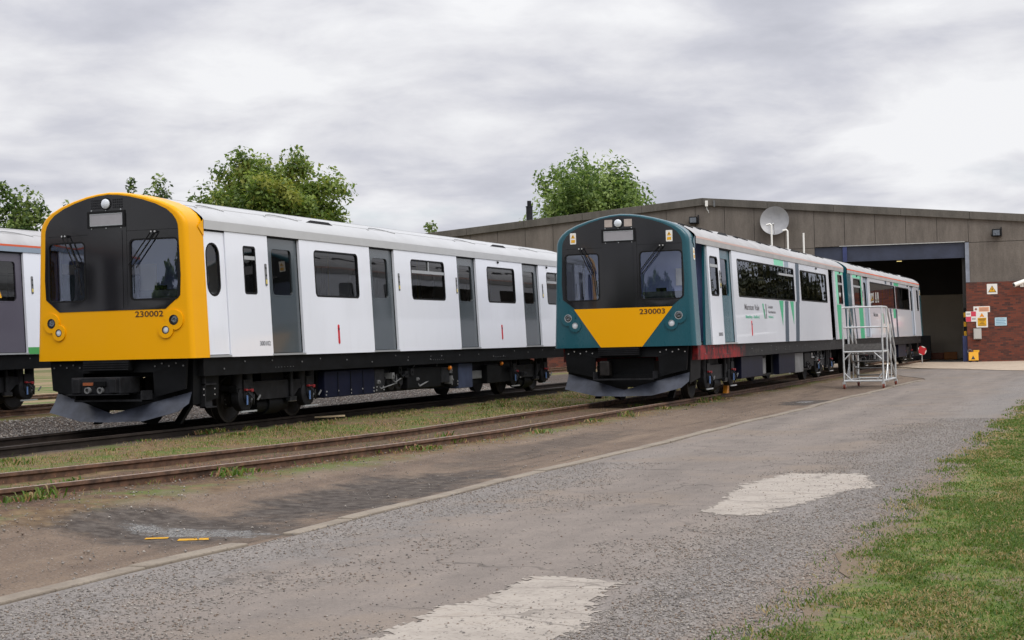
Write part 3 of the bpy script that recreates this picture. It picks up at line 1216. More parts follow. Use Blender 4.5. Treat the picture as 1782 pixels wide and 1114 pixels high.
# small things lying about on the ground
def ground_bits():
    for (x0, x1, y0, y1, rz, lab, m) in ((-0.115, 0.115, -0.06, 0.06, 0.45, 'longer flat strip of yellow paint at the puddle edge', 'yellow_worn'), (-0.085, 0.085, -0.045, 0.045, 0.45, 'shorter flat strip of yellow paint in the wet patch', 'yellow_worn')):
        loc = (-6.40, 10.0) if 'longer' in lab else (-6.72, 10.0)
        mb = MB().plate(rect(x0, x1, y0, y1), [], 0.0, lambda u, w, d: (u, w, 0.001))
        o = mb.build('yellow_strip', M[m])
        o.location = (loc[0], loc[1], zg(*loc) + 0.003)
        o.rotation_euler = (0, 0, rz)
        tag(o, lab, 'paint strip', 'yellow strips in the puddle')
    o = MB().box(-.45, .45, -.035, .035, 0, .03).build('wooden_batten', simple('pale_timber', lin(176, 158, 126), .8, var=.2, vscale=9), bevel=.004)
    o.location = (-13.5, 25.4, zg(-13.5, 25.4) + .045)
    o.rotation_euler = (0, 0, 0.95)
    tag(o, 'pale wooden batten lying in the grass between the tracks', 'batten')


    o = thing('wheel_chock', 'orange wheel chock on the rail behind the front bogie of the teal train', 'wheel chock', (-8.02, 33.72, bz(33)), 0)
    MB().hexa([(-.05, -.11, 0), (.05, -.11, 0), (-.05, .1, 0), (.05, .1, 0), (-.05, -.02, .2), (.05, -.02, .2), (-.05, .1, .26), (.05, .1, .26)]).build('wedge', simple('orange_paint', lin(206, 132, 30), .5), o, bevel=.008)
    MB().box(-.06, .06, .1, .3, .0, .035).build('foot_plate', M['sleeper'], o)


ground_bits()


# ------------------------------------------------------------------ engine shed
BO = Vector((-6.1, 70.5, 0.0))
BR = math.radians(8)


def bw(u, v, z):
    c, s = math.cos(BR), math.sin(BR)
    return Vector((BO.x + u * c - v * s, BO.y + u * s + v * c, z))


def mat_shed_concrete(name, a, b):
    t = NT(name)
    p = t.obj()
    n1 = t.noise(t.vmul(p, (1.2, 1.2, 0.35)), 1.1, 6, 0.6)
    n2 = t.noise(p, 16.0, 7, 0.8)
    st = t.noise(t.vmul(p, (5.0, 5.0, 1.2)), 1.0, 7, 0.75)
    c = t.mix(t.step(t.math('ADD', t.math('MULTIPLY', n1, .5), t.math('MULTIPLY', st, .5)), 0.36, 0.64), a, b)
    c = t.mix(t.math('MULTIPLY', t.step(n2, 0.5, 0.7), 0.4), c, lin(70, 62, 56))
    c = t.mix(t.math('MULTIPLY', t.step(n2, 0.42, 0.30), 0.35), c, lin(146, 134, 122))
    t.bsdf(c, 0.9, 0, 0.2, t.bump(n2, 0.6, 0.02))
    return t.m


def mat_brick():
    t = NT('red_brown_brick')
    p = t.obj()
    s = t.xyz(p)
    cm = t.n('ShaderNodeCombineXYZ')
    t.link(s[0], cm.inputs[0])
    t.link(s[2], cm.inputs[1])
    b = t.n('ShaderNodeTexBrick')
    t.link(cm.outputs[0], b.inputs['Vector'])
    b.inputs['Scale'].default_value = 1.0
    b.inputs['Brick Width'].default_value = 0.225
    b.inputs['Row Height'].default_value = 0.075
    b.inputs['Mortar Size'].default_value = 0.007
    b.inputs['Mortar Smooth'].default_value = 0.4
    b.inputs['Bias'].default_value = -0.1
    b.inputs['Color1'].default_value = lin(120, 64, 49)
    b.inputs['Color2'].default_value = lin(64, 46, 44)
    b.inputs['Mortar'].default_value = lin(84, 70, 64)
    n = t.noise(p, 8.0, 5, 0.65)
    c = t.mix(t.math('MULTIPLY', t.step(n, .45, .7), .5), b.outputs[0], lin(104, 60, 48))
    t.bsdf(c, 0.85, 0, 0.25, t.bump(b.outputs['Fac'], -0.5, 0.01))
    return t.m


M['shed'] = mat_shed_concrete('aggregate_concrete_panel', lin(99, 93, 87), lin(118, 111, 104))
M['fascia'] = mat_shed_concrete('dark_fascia_concrete', lin(84, 81, 76), lin(102, 98, 92))
M['brick'] = mat_brick()
M['gap'] = simple('joint_backing', (0.085, 0.078, 0.07, 1), 0.9)  # dark wall colour that shows in the open panel joints
M['navy_beam'] = simple('navy_steel_beam', lin(52, 58, 76), 0.45, var=0.25, vscale=1.5)
M['blue_steel'] = simple('blue_painted_steel', lin(52, 62, 108), 0.45, var=0.2)
M['pale_steel'] = simple('pale_steel_jamb', lin(132, 138, 150), 0.5, var=0.2)
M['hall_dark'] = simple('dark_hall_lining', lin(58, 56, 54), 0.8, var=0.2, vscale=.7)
M['hall_pale'] = simple('pale_hall_partition', lin(196, 186, 168), 0.7, var=0.1, vscale=.8)
M['hall_floor'] = simple('hall_floor_concrete', lin(120, 116, 110), 0.6, var=0.3, vscale=2)
M['roofing'] = simple('shed_roof_sheet', lin(150, 148, 146), 0.6, var=0.15)
M['galv'] = simple('galvanised_sheet', lin(186, 186, 184), 0.45, 0.3, var=0.15, vscale=6)
M['bulb'] = None


def roof_z(u):
    return 7.45 - (0.083 * (-11.25 - u) if u < -11.25 else 0.095 * (u + 11.25))


def shed():
    root = thing('engine_shed', 'low grey brown concrete shed with gabled roof and wide dark doorway', 'shed', BO, BR)
    U0, U1, DEP = -33.0, 3.0, 34.0
    fc = 0.33
    # concrete panels, each a shallow slab with an open joint to its neighbour
    mb = MB()
    edges = [U1]
    u = 0.16
    while u > U0:
        edges.append(u)
        u -= 1.305
    edges.append(U0)
    for b, a in zip(edges[:-1], edges[1:]):
        if b - a < 0.05:
            continue
        lo = 5.06 if b <= 0.2 and a >= -6.5 else 3.29
        cuts = [a + 0.010, b - 0.010]
        top = [(c, roof_z(c) - fc) for c in cuts]
        if cuts[0] < -11.25 < cuts[1]:
            top.insert(1, (-11.25, roof_z(-11.25) - fc))
        if lo > 4:
            mb.plate([(cuts[0], lo), (cuts[1], lo)] + top[::-1], [], 0.05, lambda p, w, d: (p, d - 0.0, w))
        else:
            mb.plate([(cuts[0], 5.03), (cuts[1], 5.03)] + top[::-1], [], 0.05, lambda p, w, d: (p, d, w))
            mb.plate(rect(cuts[0], cuts[1], lo, 5.01), [], 0.05, lambda p, w, d: (p, d + 0.004, w))
    mb.build('cladding_panel', M['shed'], root)
    # wall behind the joints, with the doorway left open
    DU = -6.4
    wall = [(0.0, -.25), (U1, -.25), (U1, roof_z(U1)), (-11.25, roof_z(-11.25)), (U0, roof_z(U0)), (U0, -.25), (DU, -.25), (DU, 5.05), (0.0, 5.05)]
    MB().plate(wall, [], 0.2, lambda p, w, d: (p, d + 0.052, w)).build('gable_wall', M['gap'], root)
    # brick lower walls either side of the doorway
    MB().box(0.0, U1, -0.07, 0.05, -.25, 3.285).build('brick_wall', M['brick'], root)
    MB().box(U0, DU, -0.07, 0.05, -.25, 3.285).build('brick_wall', M['brick'], root)
    # fascia along both slopes with butt joints
    mb = MB()
    step = 2.6
    for ua, ub in ((U0 - .1, -11.25), (-11.25, U1 + .1)):
        k = max(1, int((ub - ua) / step))
        for i in range(k):
            a = ua + (ub - ua) * i / k + .006
            b = ua + (ub - ua) * (i + 1) / k - .006
            mb.hexa([(a, -.12, roof_z(a) - fc), (b, -.12, roof_z(b) - fc), (a, .3, roof_z(a) - fc), (b, .3, roof_z(b) - fc),
                     (a, -.12, roof_z(a)), (b, -.12, roof_z(b)), (a, .3, roof_z(a)), (b, .3, roof_z(b))])
    mb.build('fascia', M['fascia'], root, bevel=.01)
    mb = MB()
    for ua, ub in ((U0, -11.25), (-11.25, U1)):
        mb.hexa([(ua, .3, roof_z(ua) - .15), (ub, .3, roof_z(ub) - .15), (ua, DEP, roof_z(ua) - .15), (ub, DEP, roof_z(ub) - .15),
                 (ua, .3, roof_z(ua) - .05), (ub, .3, roof_z(ub) - .05), (ua, DEP, roof_z(ua) - .05), (ub, DEP, roof_z(ub) - .05)])
    mb.build('roof', M['roofing'], root)
    MB().box(U1 - .2, U1, .26, DEP, -.25, roof_z(U1) - .16).build('side_wall', M['brick'], root)
    MB().box(U0, U0 + .2, .26, DEP, -.25, roof_z(U0) - .16).build('side_wall', M['brick'], root)
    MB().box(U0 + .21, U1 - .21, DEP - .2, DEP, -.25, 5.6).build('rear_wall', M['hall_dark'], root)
    MB().box(U0 + .21, U1 - .21, .26, DEP - .21, -.3, -.125).build('hall_floor', M['hall_floor'], root)
    # pale partition deep inside
    p = MB().box(-9.5, U1 - .22, 9, 9.1, -.12, 3.0).box(-9.5, U1 - .22, 8.93, 8.99, 1.78, 1.86).box(-9.5, U1 - .22, 8.93, 8.99, .65, .70)
    p.build('partition', M['hall_pale'], root)
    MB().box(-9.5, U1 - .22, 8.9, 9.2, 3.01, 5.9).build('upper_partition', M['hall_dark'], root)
    # doorway steelwork
    MB().box(DU, -.003, .10, .24, 4.40, 5.04).box(DU, -.003, .06, .26, 4.37, 4.40).build('door_header', M['navy_beam'], root, bevel=.008)
    MB().box(-5.16, -4.98, .02, .10, 4.37, 5.04).build('header_post', M['blue_steel'], root)
    MB().box(-5.3, 0, -.02, .09, 5.045, 5.075).build('flashing', M['galv'], root)
    MB().box(0.006, .17, -.03, -.002, 3.30, 5.02).build('door_jamb', M['pale_steel'], root)
    MB().box(-.12, -.004, .30, .45, -.12, 4.36).build('inner_door_post', M['hall_dark'], root)
    g = MB()
    for i in range(6):
        z = 1.0 + i * .2
        g.box(-.12, -.10 + .09, .285, .297, z, z + .2, i % 2)
    g.build('hazard_guard', [M['label_amber'], M['black']], root)
    MB().box(-.19, -.004, .10, .27, -.12, 1.0).build('door_post_guard', M['blue_steel'], root, bevel=.01)
    return root


shed()


def on_wall(o, u, z, v=-0.07):
    o.location = bw(u, v, z)
    o.rotation_euler = (0, 0, BR)


def wfn(off=0.0):
    return lambda u, w, d: (u, -off + d, w)


def sign(name, label, u0, u1, z0, z1, face, group='signs on the brick wall', th=0.012, r=.015, v=-.072):
    o = MB().plate(rr(u0 - (u0 + u1) / 2, (u1 - u0) / 2, 0, z1 - z0, r), [], th, wfn(th)).build(name, face)
    on_wall(o, (u0 + u1) / 2, z0, v)
    return tag(o, label, 'sign', group)


def tri(cx, z0, w, h):
    return [(cx - w / 2, z0), (cx + w / 2, z0), (cx, z0 + h)]


def wall_things():
    W, A, K = M['label_white'], M['label_amber'], M['ink_black']
    o = sign('hazard_sign', 'square white sign with yellow electric hazard triangle below the concrete', .86, 1.29, 2.76, 3.2, W)
    MB().plate(tri(0, .08, .34, .29), [], .004, wfn(.017)).build('triangle_border', K, o)
    MB().plate(tri(0, .103, .27, .232), [], .003, wfn(.021)).build('triangle_field', A, o)
    MB().plate([(.02, .30), (-.035, .20), (.0, .21), (-.02, .12), (.04, .22), (.005, .215)], [], .002, wfn(.024)).build('lightning_bolt', K, o)
    o = sign('notice_sign', 'narrow white and salmon notice above the yellow caution sign', .28, .96, 1.99, 2.25, W)
    MB().plate(rect(-.12, .31, .03, .23), [], .003, wfn(.016)).build('coloured_field', simple('salmon_print', lin(232, 176, 140), .5), o)
    mb = MB()
    mb.plate(circ(-.24, .14, .05), [], .002, wfn(.015))
    for i in range(3):
        mb.plate(rect(-.09, .27, .07 + .05 * i, .09 + .05 * i), [], .002, wfn(.019))
    mb.build('printed_marks', simple('print_brown', lin(150, 96, 80), .6), o)
    o = sign('chequered_board', 'small red and white chequered board beside the doorway', -.045, .39, 1.6, 2.04, W, v=-.075)
    MB().plate(rect(.0, .21, .225, .435), [], .003, wfn(.016)).plate(rect(-.212, .0, .005, .22), [], .003, wfn(.016)).build('red_squares', simple('sign_red', lin(206, 60, 84), .5), o)
    mb = MB()
    for (a, b) in ((-.19, .30), (.03, .09)):
        for i in range(2):
            mb.plate(rect(a, a + .16, b + i * .04, b + .018 + i * .04), [], .002, wfn(.0145))
    mb.build('printed_lines', M['ink_grey'], o)
    o = sign('caution_sign', 'white caution sign with warning triangle over a yellow text panel', .38, .86, 1.34, 2.0, W, th=.014, v=-.078)
    MB().plate(tri(0, .46, .2, .16), [], .003, wfn(.018)).build('warning_triangle', simple('sign_orange', lin(226, 140, 30), .5), o)
    MB().plate(rect(-.18, .18, .06, .42), [], .003, wfn(.018)).build('yellow_panel', A, o)
    mb = MB()
    for i, (a, b) in enumerate(((-.15, .15), (-.1, .1), (-.06, .07), (-.12, .11), (-.15, .15))):
        mb.plate(rect(a, b, .09 + i * .062, .115 + i * .062 + (.015 if i == 4 else 0)), [], .002, wfn(.021))
    mb.build('printed_lines', simple('print_dark_brown', lin(110, 76, 20), .6), o)
    o = sign('blue_notice', 'pale blue notice set apart to the right on the brick', 1.15, 1.64, 1.4, 1.75, simple('pale_blue_print', lin(176, 206, 218), .5))
    mb = MB()
    for i in range(4):
        mb.plate(rect(-.2, .2 - .05 * (i % 2), .06 + i * .07, .085 + i * .07), [], .002, wfn(.0145))
    mb.build('printed_lines', simple('print_blue', lin(110, 150, 176), .6), o)
    o = MB().box(-.165, .165, -.11, 0, 0, .46).build('meter_box', simple('grey_box', lin(176, 174, 168), .5, var=.08), bevel=.015)
    on_wall(o, .415, .84)
    MB().box(-.14, .14, -.118, -.111, .03, .43).build('box_door', simple('grey_door', lin(186, 184, 178), .5), o)
    tag(o, 'plain grey meter box low on the brick wall', 'meter box')
    # security camera
    o = thing('security_camera', 'white security camera on a bracket at the right end of the brick wall', 'camera', bw(2.3, -.07, 3.1), BR)
    MB().box(-.07, .07, -.02, 0, -.07, .07).tube([(0, -.02, 0), (0, -.16, 0), (-.03, -.24, .08)], .022).build('bracket', W, o)
    h = MB().tube([(.10, -.20, .16), (-.30, -.42, .02)], .085, 14).tube([(.10, -.2, .17), (-.36, -.45, .01)], [.094, .094], 14)
    h.build('housing', W, o, smooth=40)
    MB().tube([(-.365, -.453, .008), (-.37, -.456, .006)], .07, 14).build('lens', M['black_gloss'], o)
    # floodlights
    for u, z, lab in ((1.3, 5.22, 'black floodlight on the concrete right of the doorway'), (-11.66, 6.3, 'black floodlight under the ridge, above the teal train')):
        o = thing('floodlight', lab, 'floodlight', bw(u, 0, z), BR, 'floodlights on the shed gable')
        MB().box(-.17, .17, -.30, -.06, 0, .32).build('housing', M['black'], o, bevel=.02)
        MB().box(-.14, .14, -.315, -.301, .05, .27).build('lamp_glass', M['lamp_dark'], o)
        MB().box(-.20, -.175, -.22, 0, .05, .09).box(.175, .20, -.22, 0, .05, .09).box(.2, .24, -.14, -.0, .0, .4).build('bracket', M['under2'], o)
    # satellite dish
    o = thing('satellite_dish', 'large grey satellite dish mounted on the concrete gable', 'satellite dish', bw(-8.03, 0, 6.24), BR)
    prof = []
    for i in range(11):
        r = .64 * i / 10
        prof.append((.42 - .0 - (.22 * (r / .64) ** 2) * -1 - .0, r))
    ax = Vector((-.10, -1, .16))
    # bowl opening away from the wall
    rings = []
    a1 = ax.cross(Vector((0, 0, 1))).normalized()
    a2 = ax.normalized().cross(a1)
    axn = ax.normalized()
    for i in range(12):
        r = .64 * (i + .02) / 11
        d = .16 + .17 * (r / .64) ** 2
        rings.append([axn * d + (a1 * math.cos(2 * PI * k / 36) + a2 * math.sin(2 * PI * k / 36)) * r for k in range(36)])
    back = [[p - axn * .02 for p in r] for r in rings[::-1]]
    MB().loft(rings + back, True, True).build('dish', simple('dish_grey', lin(150, 150, 152), .4, .15, var=.12, vscale=4), o, smooth=50)
    MB().tube([(0, 0, 0), axn * .16], .05, 10).box(-.12, .12, -.02, 0, -.12, .12).build('mount', M['galv'], o)
    MB().tube([a2 * .6 + axn * .3, a2 * .25 + axn * .62], .014, 8).tube([a2 * .25 + axn * .58, a2 * .22 + axn * .70], .035, 10).build('feed_arm', M['galv'], o)
    # small white fitting at the ridge
    o = thing('ridge_fitting', 'small white fitting with hanging cable at the shed ridge', 'fitting', bw(-11.05, -.12, 6.95), BR)
    MB().box(-.06, .06, -.10, 0, .10, .36).build('box', M['label_white'], o, bevel=.01)
    MB().tube([(.0, -.05, .1), (.02, -.05, -.05), (.07, -.05, -.1), (.09, -.04, -.2)], .018, 8).build('cable', M['galv'], o)
    MB().box(.30, .38, -.05, 0, .08, .36).build('spacer', M['casegrey'], o)
    # flue
    o = thing('flue_pipe', 'thin dark flue pipe standing above the left roof slope', 'flue', bw(-19.45, 1.2, roof_z(-19.45) - .1), BR)
    MB().cyl((0, 0, 0), (0, 0, .85), .155, 16).build('pipe', M['under2'], o, smooth=40)
    MB().cyl((0, 0, .85), (0, 0, 1.12), .10, 16).cyl((0, 0, .83), (0, 0, .87), .175, 16).build('cowl', M['under2'], o, smooth=40)
    # lit lamp inside
    t = NT('warm_lamp')
    e = t.n('ShaderNodeEmission')
    e.inputs[0].default_value = (1, .78, .32, 1)
    e.inputs[1].default_value = 0.8
    t.link(e.outputs[0], t.out.inputs[0])
    o = thing('hall_lamp', 'small warm lamp lit inside the dark doorway', 'lamp', bw(-2.72, 3, 4.42), BR)
    MB().box(-.17, .17, -.10, .10, .05, .12).build('housing', M['under2'], o)
    MB().box(-.11, .11, -.05, .05, .01, .04).build('tube', t.m, o)
    MB().box(-.02, .02, -.02, .02, .125, 2.0).build('hanger', M['under2'], o)
    # yellow floor stand with warning triangle and a coiled hose
    o = thing('floor_stand', 'yellow plastic warning stand with a hose, at the foot of the brick wall', 'warning stand', bw(.2, -.5, zg(*bw(.2, -.5, 0)[:2]) + .026), BR)
    Y = M['yellow_flat']
    MB().hexa([(-.2, -.18, .06), (.2, -.18, .06), (-.2, .1, .06), (.2, .1, .06), (-.2, -.06, .42), (.2, -.06, .42), (-.2, .0, .42), (.2, .0, .42)]).hexa(
        [(.0, -.062, .40), (.24, -.062, .40), (.0, .0, .40), (.24, .0, .40), (.0, -.05, .50), (.25, -.05, .50), (.0, .0, .50), (.25, .0, .50)]).build('body', Y, o, bevel=.012)
    MB().box(-.17, -.08, -.2, .12, 0, .06).box(.08, .17, -.2, .12, 0, .06).build('foot', M['black'], o)
    MB().plate([(-.1, .12), (.06, .12), (-.02, .27)], [], .006, lambda u, w, d: (u, -.18 + (w - .06) * .333 - .012 + d, w)).build('warning_triangle', K, o)
    MB().tube([(-.14 + .09 * math.cos(a), -.05 + .03 * math.sin(a * 3), .44 + .09 * math.sin(a)) for a in [i * .35 for i in range(16)]], .018, 8).build('hose', M['casegrey'], o)
    # stop disc beyond the far train
    o = thing('stop_disc', 'red and white stop disc on a short post behind the far carriage', 'stop board', (-7.7, 67.6, zg(-7.7, 67.6)), .25)
    MB().cyl((0, 0, 0), (0, 0, .55), .02).build('post', M['galv'], o)
    MB().lathe((0, -.03, .56), (0, -1, 0), [(0, .185), (.015, .185)], 24).build('white_board', W, o)
    cr = []
    for k in range(16):
        r = .195 if k % 4 in (0, 1) else .145
        cr.append((r * math.cos(2 * PI * k / 16 + .2), .56 + r * math.sin(2 * PI * k / 16 + .2)))
    MB().plate(cr, [], .006, lambda u, w, d: (u, -.053 + d, w)).build('red_mark', M['red'], o)
    # plain stores inside the hall
    for (u, v, sx, sz, c, lab) in ((-1.75, 7.5, .45, 1.15, lin(40, 38, 40), 'dark tall machine cabinet inside the doorway'), (-.95, 8, .45, .32, lin(120, 66, 40), 'low brown crate on the hall floor'), (-.42, 7, .3, .35, lin(150, 92, 36), 'low orange crate on the hall floor')):
        o = thing('cabinet' if sz > 1 else 'crate', lab, 'cabinet' if sz > 1 else 'crate', bw(u, v, -.123), BR)
        m = simple('store_paint', c, .6, var=.2)
        MB().box(-sx, sx, -.3, .3, 0, sz).build('case', m, o, bevel=.02)
        MB().box(-sx + .05, sx - .05, -.32, -.305, .05, sz - .08).build('front', m, o)


wall_things()


# white vent poles on the far side of the teal train
def poles():
    for i, (px, py, h, bend, lab) in enumerate(((-10.27, 50.0, 4.92, True, 'tallest and leftmost white vent pole with bent outlet'), (-9.95, 51.0, 4.78, True, 'middle white vent pole with bent outlet'), (-9.62, 52.0, 4.74, False, 'rightmost white vent pole with plain top'))):
        # they stand between the two rows of trains
        x, y = px - 0.75, py * (px - 0.75) / px
        k = (px - 0.75) / px
        h2 = 1.19 + (h - .17 - 1.19) * k
        z0 = zg(x, y)
        o = thing('vent_pole', lab, 'vent pole', (x, y, z0), 0, 'white vent poles behind the teal train')
        H = h2 - z0
        MB().cyl((0, 0, 0), (0, 0, H), .032, 10).build('pole', M['label_white'], o, smooth=40)
        MB().cyl((0, 0, 0), (0, 0, .1), .09, 10).build('base_flange', M['galv'], o)
        if bend:
            MB().tube([(0, 0, H - .03), (-.04, 0, H + .03), (-.17, -.02, H)], .034, 10).build('outlet', M['label_white'], o, smooth=40)


poles()


# ------------------------------------------------------------------ railway carriages
ZB, ZC = 1.08, 3.05


def sx(z):
    return 1.42 - (z - ZB) / (ZC - ZB) * 0.085


ROOF = [(1.350, 3.045), (1.352, 3.185), (1.322, 3.232), (1.235, 3.305), (1.12, 3.378), (.92, 3.456), (.67, 3.535), (.42, 3.59), (.2, 3.62), (0, 3.63)]
ROOF_FULL = ROOF + [(-x, z) for x, z in ROOF[-2::-1]]


def roof_at(x):
    x = abs(x)
    for (xa, za), (xb, zb_) in zip(ROOF[2:], ROOF[3:]):
        if xb <= x <= xa:
            return zb_ + (za - zb_) * (x - xb) / (xa - xb)
    return ROOF[2][1]


def roof_fn(s, x, y, up):
    """point standing `up` above the roof skin"""
    z = roof_at(x)
    return (s * (x + up * .35), y, z + up * .94)


def warp(x):
    return 0.034 * min(abs(x), 1.4) ** 2


def face(x, z, d):
    return (x, warp(x) + d, z)


def section(inset):
    """outline of the cab, closed along the bottom"""
    k = 1 - inset / 1.42
    side = [(sx(z) * k, z) for z in (1.08, 1.35, 1.7, 2.0, 2.35, 2.7, 2.95)]
    top = [(x * k, z - inset * (.10 + .22 * (z - 3.04) / .6)) for x, z in [(1.336, 3.05), (1.33, 3.12), (1.300, 3.20), (1.23, 3.29), (1.12, 3.375), (.92, 3.465), (.67, 3.542), (.42, 3.6), (.2, 3.632), (0, 3.645)]]
    h = side + top
    return h + [(-x, z) for x, z in h[-2::-1]]


def cab(root, P):
    s = P['s']
    body, under = P['cab_mat'], P.get('lower_mat')
    yend = P.get('cab_end', .52)
    r = 0.085
    rings = []
    for i in range(7):
        a = i / 6 * PI / 2
        ins = r * (1 - math.sin(a))
        y = r * (1 - math.cos(a))
        w = 1 - i / 6 * .25
        rings.append([(x, y + warp(x) * w, z) for x, z in section(ins)])
    rings.append([(x, r + .012 + warp(x) * .74, z) for x, z in section(0)])
    rings.append([(x, .30 + warp(x) * .2, z) for x, z in section(0)])
    rings.append([(x, yend, z) for x, z in section(0)])
    shell = MB().loft(rings, False, False)
    # open along the bottom, front closed by a panel with the windscreen openings
    wl, wr = rr(-1.155, -.44, 1.985, 2.905, .08), rr(.365, 1.205, 1.975, 2.905, .08)
    out = [(x, z) for x, z in section(r)]
    shell.plate(out, [wl, wr], .03, lambda u, w, d: (u, warp(u) + d, w), grid=.14)
    cf = shell.build('cab_front', body, root, smooth=35)
    # black surround
    ml = [(-.955, 1.832), (.965, 1.832), (1.215, 2.03)]
    top = [(x * .958, z - .016) for x, z in section(r) if z > 2.1]
    mask = ml + top + [(-1.215, 2.03)]
    ms = MB().plate(mask, [wl, wr], .014, lambda u, w, d: (u, warp(u) - .006 + d, w), grid=.16)
    ms = ms.build('windscreen_surround', M['black_gloss'], root, smooth=35)
    # proud centre panel and seams
    MB().plate(rr(-.345, .245, 1.86, 3.05, .01), [], .01, lambda u, w, d: (u, warp(u) - .014 + d, w), grid=.2).build('centre_door', M['black_gloss'], ms, smooth=35)
    mb = MB()
    for q in (rect(.32, 1.2, 3.03, 3.036), rect(.318, .324, 1.9, 3.3), rect(-1.14, -.38, 3.0, 3.006)):
        mb.plate(q, [], .004, lambda u, w, d: (u, warp(u) - .0075 + d, w), grid=.2)
    mb.build('panel_seam', M['black'], ms)
    # windscreens with rubber seals
    for lp, left in ((wl, True), (wr, False)):
        sc = MB().plate(grow(lp, .01), [], 0, lambda u, w, d: (u, warp(u) + .012 + d, w), grid=.2).build('windscreen', M['screen'], root, smooth=40)
        MB().plate(grow(lp, .004), [grow(lp, -.022)], .02, lambda u, w, d: (u, warp(u) - .010 + d, w)).build('seal', M['black'], sc)
        a, b = ((-.80, 3.0), (-.56, 2.5)) if left else ((.82, 3.0), (.40, 2.49))
        mb = MB()
        f = lambda p, o: (p[0], warp(p[0]) - o, p[1])
        q = Vector((b[0] - a[0], b[1] - a[1]))
        pn = Vector((-q.y, q.x)).normalized() * .035
        mb.tube([f(a, .03), f(a, .07)], .022, 8)
        mb.tube([f((a[0] + pn.x, a[1] + pn.y), .055), f((b[0] + pn.x, b[1] + pn.y), .05)], .010, 6)
        mb.tube([f((a[0] - pn.x, a[1] - pn.y), .055), f((b[0] - pn.x, b[1] - pn.y), .05)], .010, 6)
        e = (b[0] + (.1 if left else -.04), b[1] + .25)
        g = (b[0] + (.06 if left else .0), 2.08)
        mb.tube([f((b[0], b[1] + (.28 if left else .02)), .045), f((b[0] + (.02 if left else -.01), b[1]), .045), f(g, .035)] if not left else [f((b[0] + .0, b[1] + .05), .045), f(g, .035)], .009, 6)
        mb.build('wiper', M['black'], sc)
        mb = MB()
        for k in (-.03, .03):
            mb.tube([f((a[0] + k, a[1]), .05), f((a[0] + k, a[1]), .075)], .014, 8)
        mb.build('wiper_pivot', M['bolt'], sc)
    # head lamp, display and the two louvre squares above
    MB().lathe((-.035, warp(0) - .008, 3.462), (0, -1, 0), [(0, .075), (.02, .075), (.03, .062)], 22).build('top_lamp', M['lamp'], root, smooth=40)
    MB().lathe((-.035, warp(0) - .004, 3.462), (0, -1, 0), [(0, .095), (.012, .095)], 22).build('lamp_ring', M['black'], ms)
    fr = MB().plate(rect(-.375, .305, 3.10, 3.355), [rect(-.332, .262, 3.128, 3.318)], .02, lambda u, w, d: (u, warp(u) - .024 + d, w)).build('display_frame', M['black'], ms)
    MB().plate(rect(-.335, .265, 3.125, 3.32), [rect(-.318, .248, 3.142, 3.304)], .008, lambda u, w, d: (u, warp(u) - .020 + d, w)).plate(rect(-.318, .248, 3.142, 3.304), [], .004, lambda u, w, d: (u, warp(u) - .016 + d, w), 1).build(
        'destination_display', [M['silver'], M['display']], root)
    mb = MB()
    for x in (-.3, -.035, .23):
        for z in (3.092, 3.368):
            mb.lathe((x, warp(x) - .004, z), (0, -1, 0), [(0, .011), (.012, .011)], 8)
    mb.build('bolt_head', M['silver'], ms)
    for a in (-.31, .085):
        if P['squares']:
            MB().plate(rect(a, a + .155, 3.395, 3.535), [], .006, lambda u, w, d: (u, warp(u) - .012 + d, w)).build('speaker_opening', M['grid'], ms)
        else:
            mb = MB()
            for i in range(5):
                for j in range(4):
                    mb.plate(rect(a + i * .038, a + i * .038 + .026, 3.39 + j * .038, 3.39 + j * .038 + .026), [], .004, lambda u, w, d: (u, warp(u) - .009 + d, w))
            mb.build('louvre_grid', M['under2'], ms)
    # unit number
    mb = MB()
    add_text(mb, P['number'], *((.345, .845, 1.70, 1.80) if P['wedge'] else (.44, .925, 1.718, 1.808)), lambda u, w, d: (u, warp(u) - (.010 if P['wedge'] else .004), w))
    mb.build('unit_number', M['ink'], cf)
    if P['wedge']:
        MB().plate([(-.45, 1.082), (.385, 1.082), (.99, 1.832), (-.985, 1.832)], [], .006, lambda u, w, d: (u, warp(u) - .006 + d, w), grid=.15).build('yellow_warning_panel', M['yellow'], cf, smooth=35)
        for x0, z0 in ((-1.03, 3.10), (.90, 3.07)):
            lb = MB().plate(rr(x0, x0 + .125, z0, z0 + .215, .01, 2), [], .004, lambda u, w, d: (u, warp(u) - .011 + d, w)).build('warning_label', M['label_white'], ms)
            cx = x0 + .0625
            MB().plate(tri(cx, z0 + .115, .085, .075), [], .002, lambda u, w, d: (u, warp(u) - .014 + d, w)).plate(rect(cx - .04, cx + .04, z0 + .03, z0 + .085), [], .002, lambda u, w, d: (u, warp(u) - .014 + d, w)).build('label_symbol', M['label_amber'], lb)
            MB().plate([(cx - .008, z0 + .13), (cx + .01, z0 + .145), (cx, z0 + .16), (cx + .006, z0 + .172), (cx - .012, z0 + .15)], [], .001, lambda u, w, d: (u, warp(u) - .016 + d, w)).build('label_bolt', M['ink_black'], lb)
        lb = MB().plate(rr(.31, .42, 2.72, 2.95, .012, 2), [], .004, sf(s, .006)).build('warning_label', M['label_white'], cf)
        MB().plate(tri(.365, 2.85, .075, .07), [], .002, sf(s, .0085)).plate(rect(.33, .40, 2.75, 2.81), [], .002, sf(s, .0085)).build('label_symbol', M['label_amber'], lb)
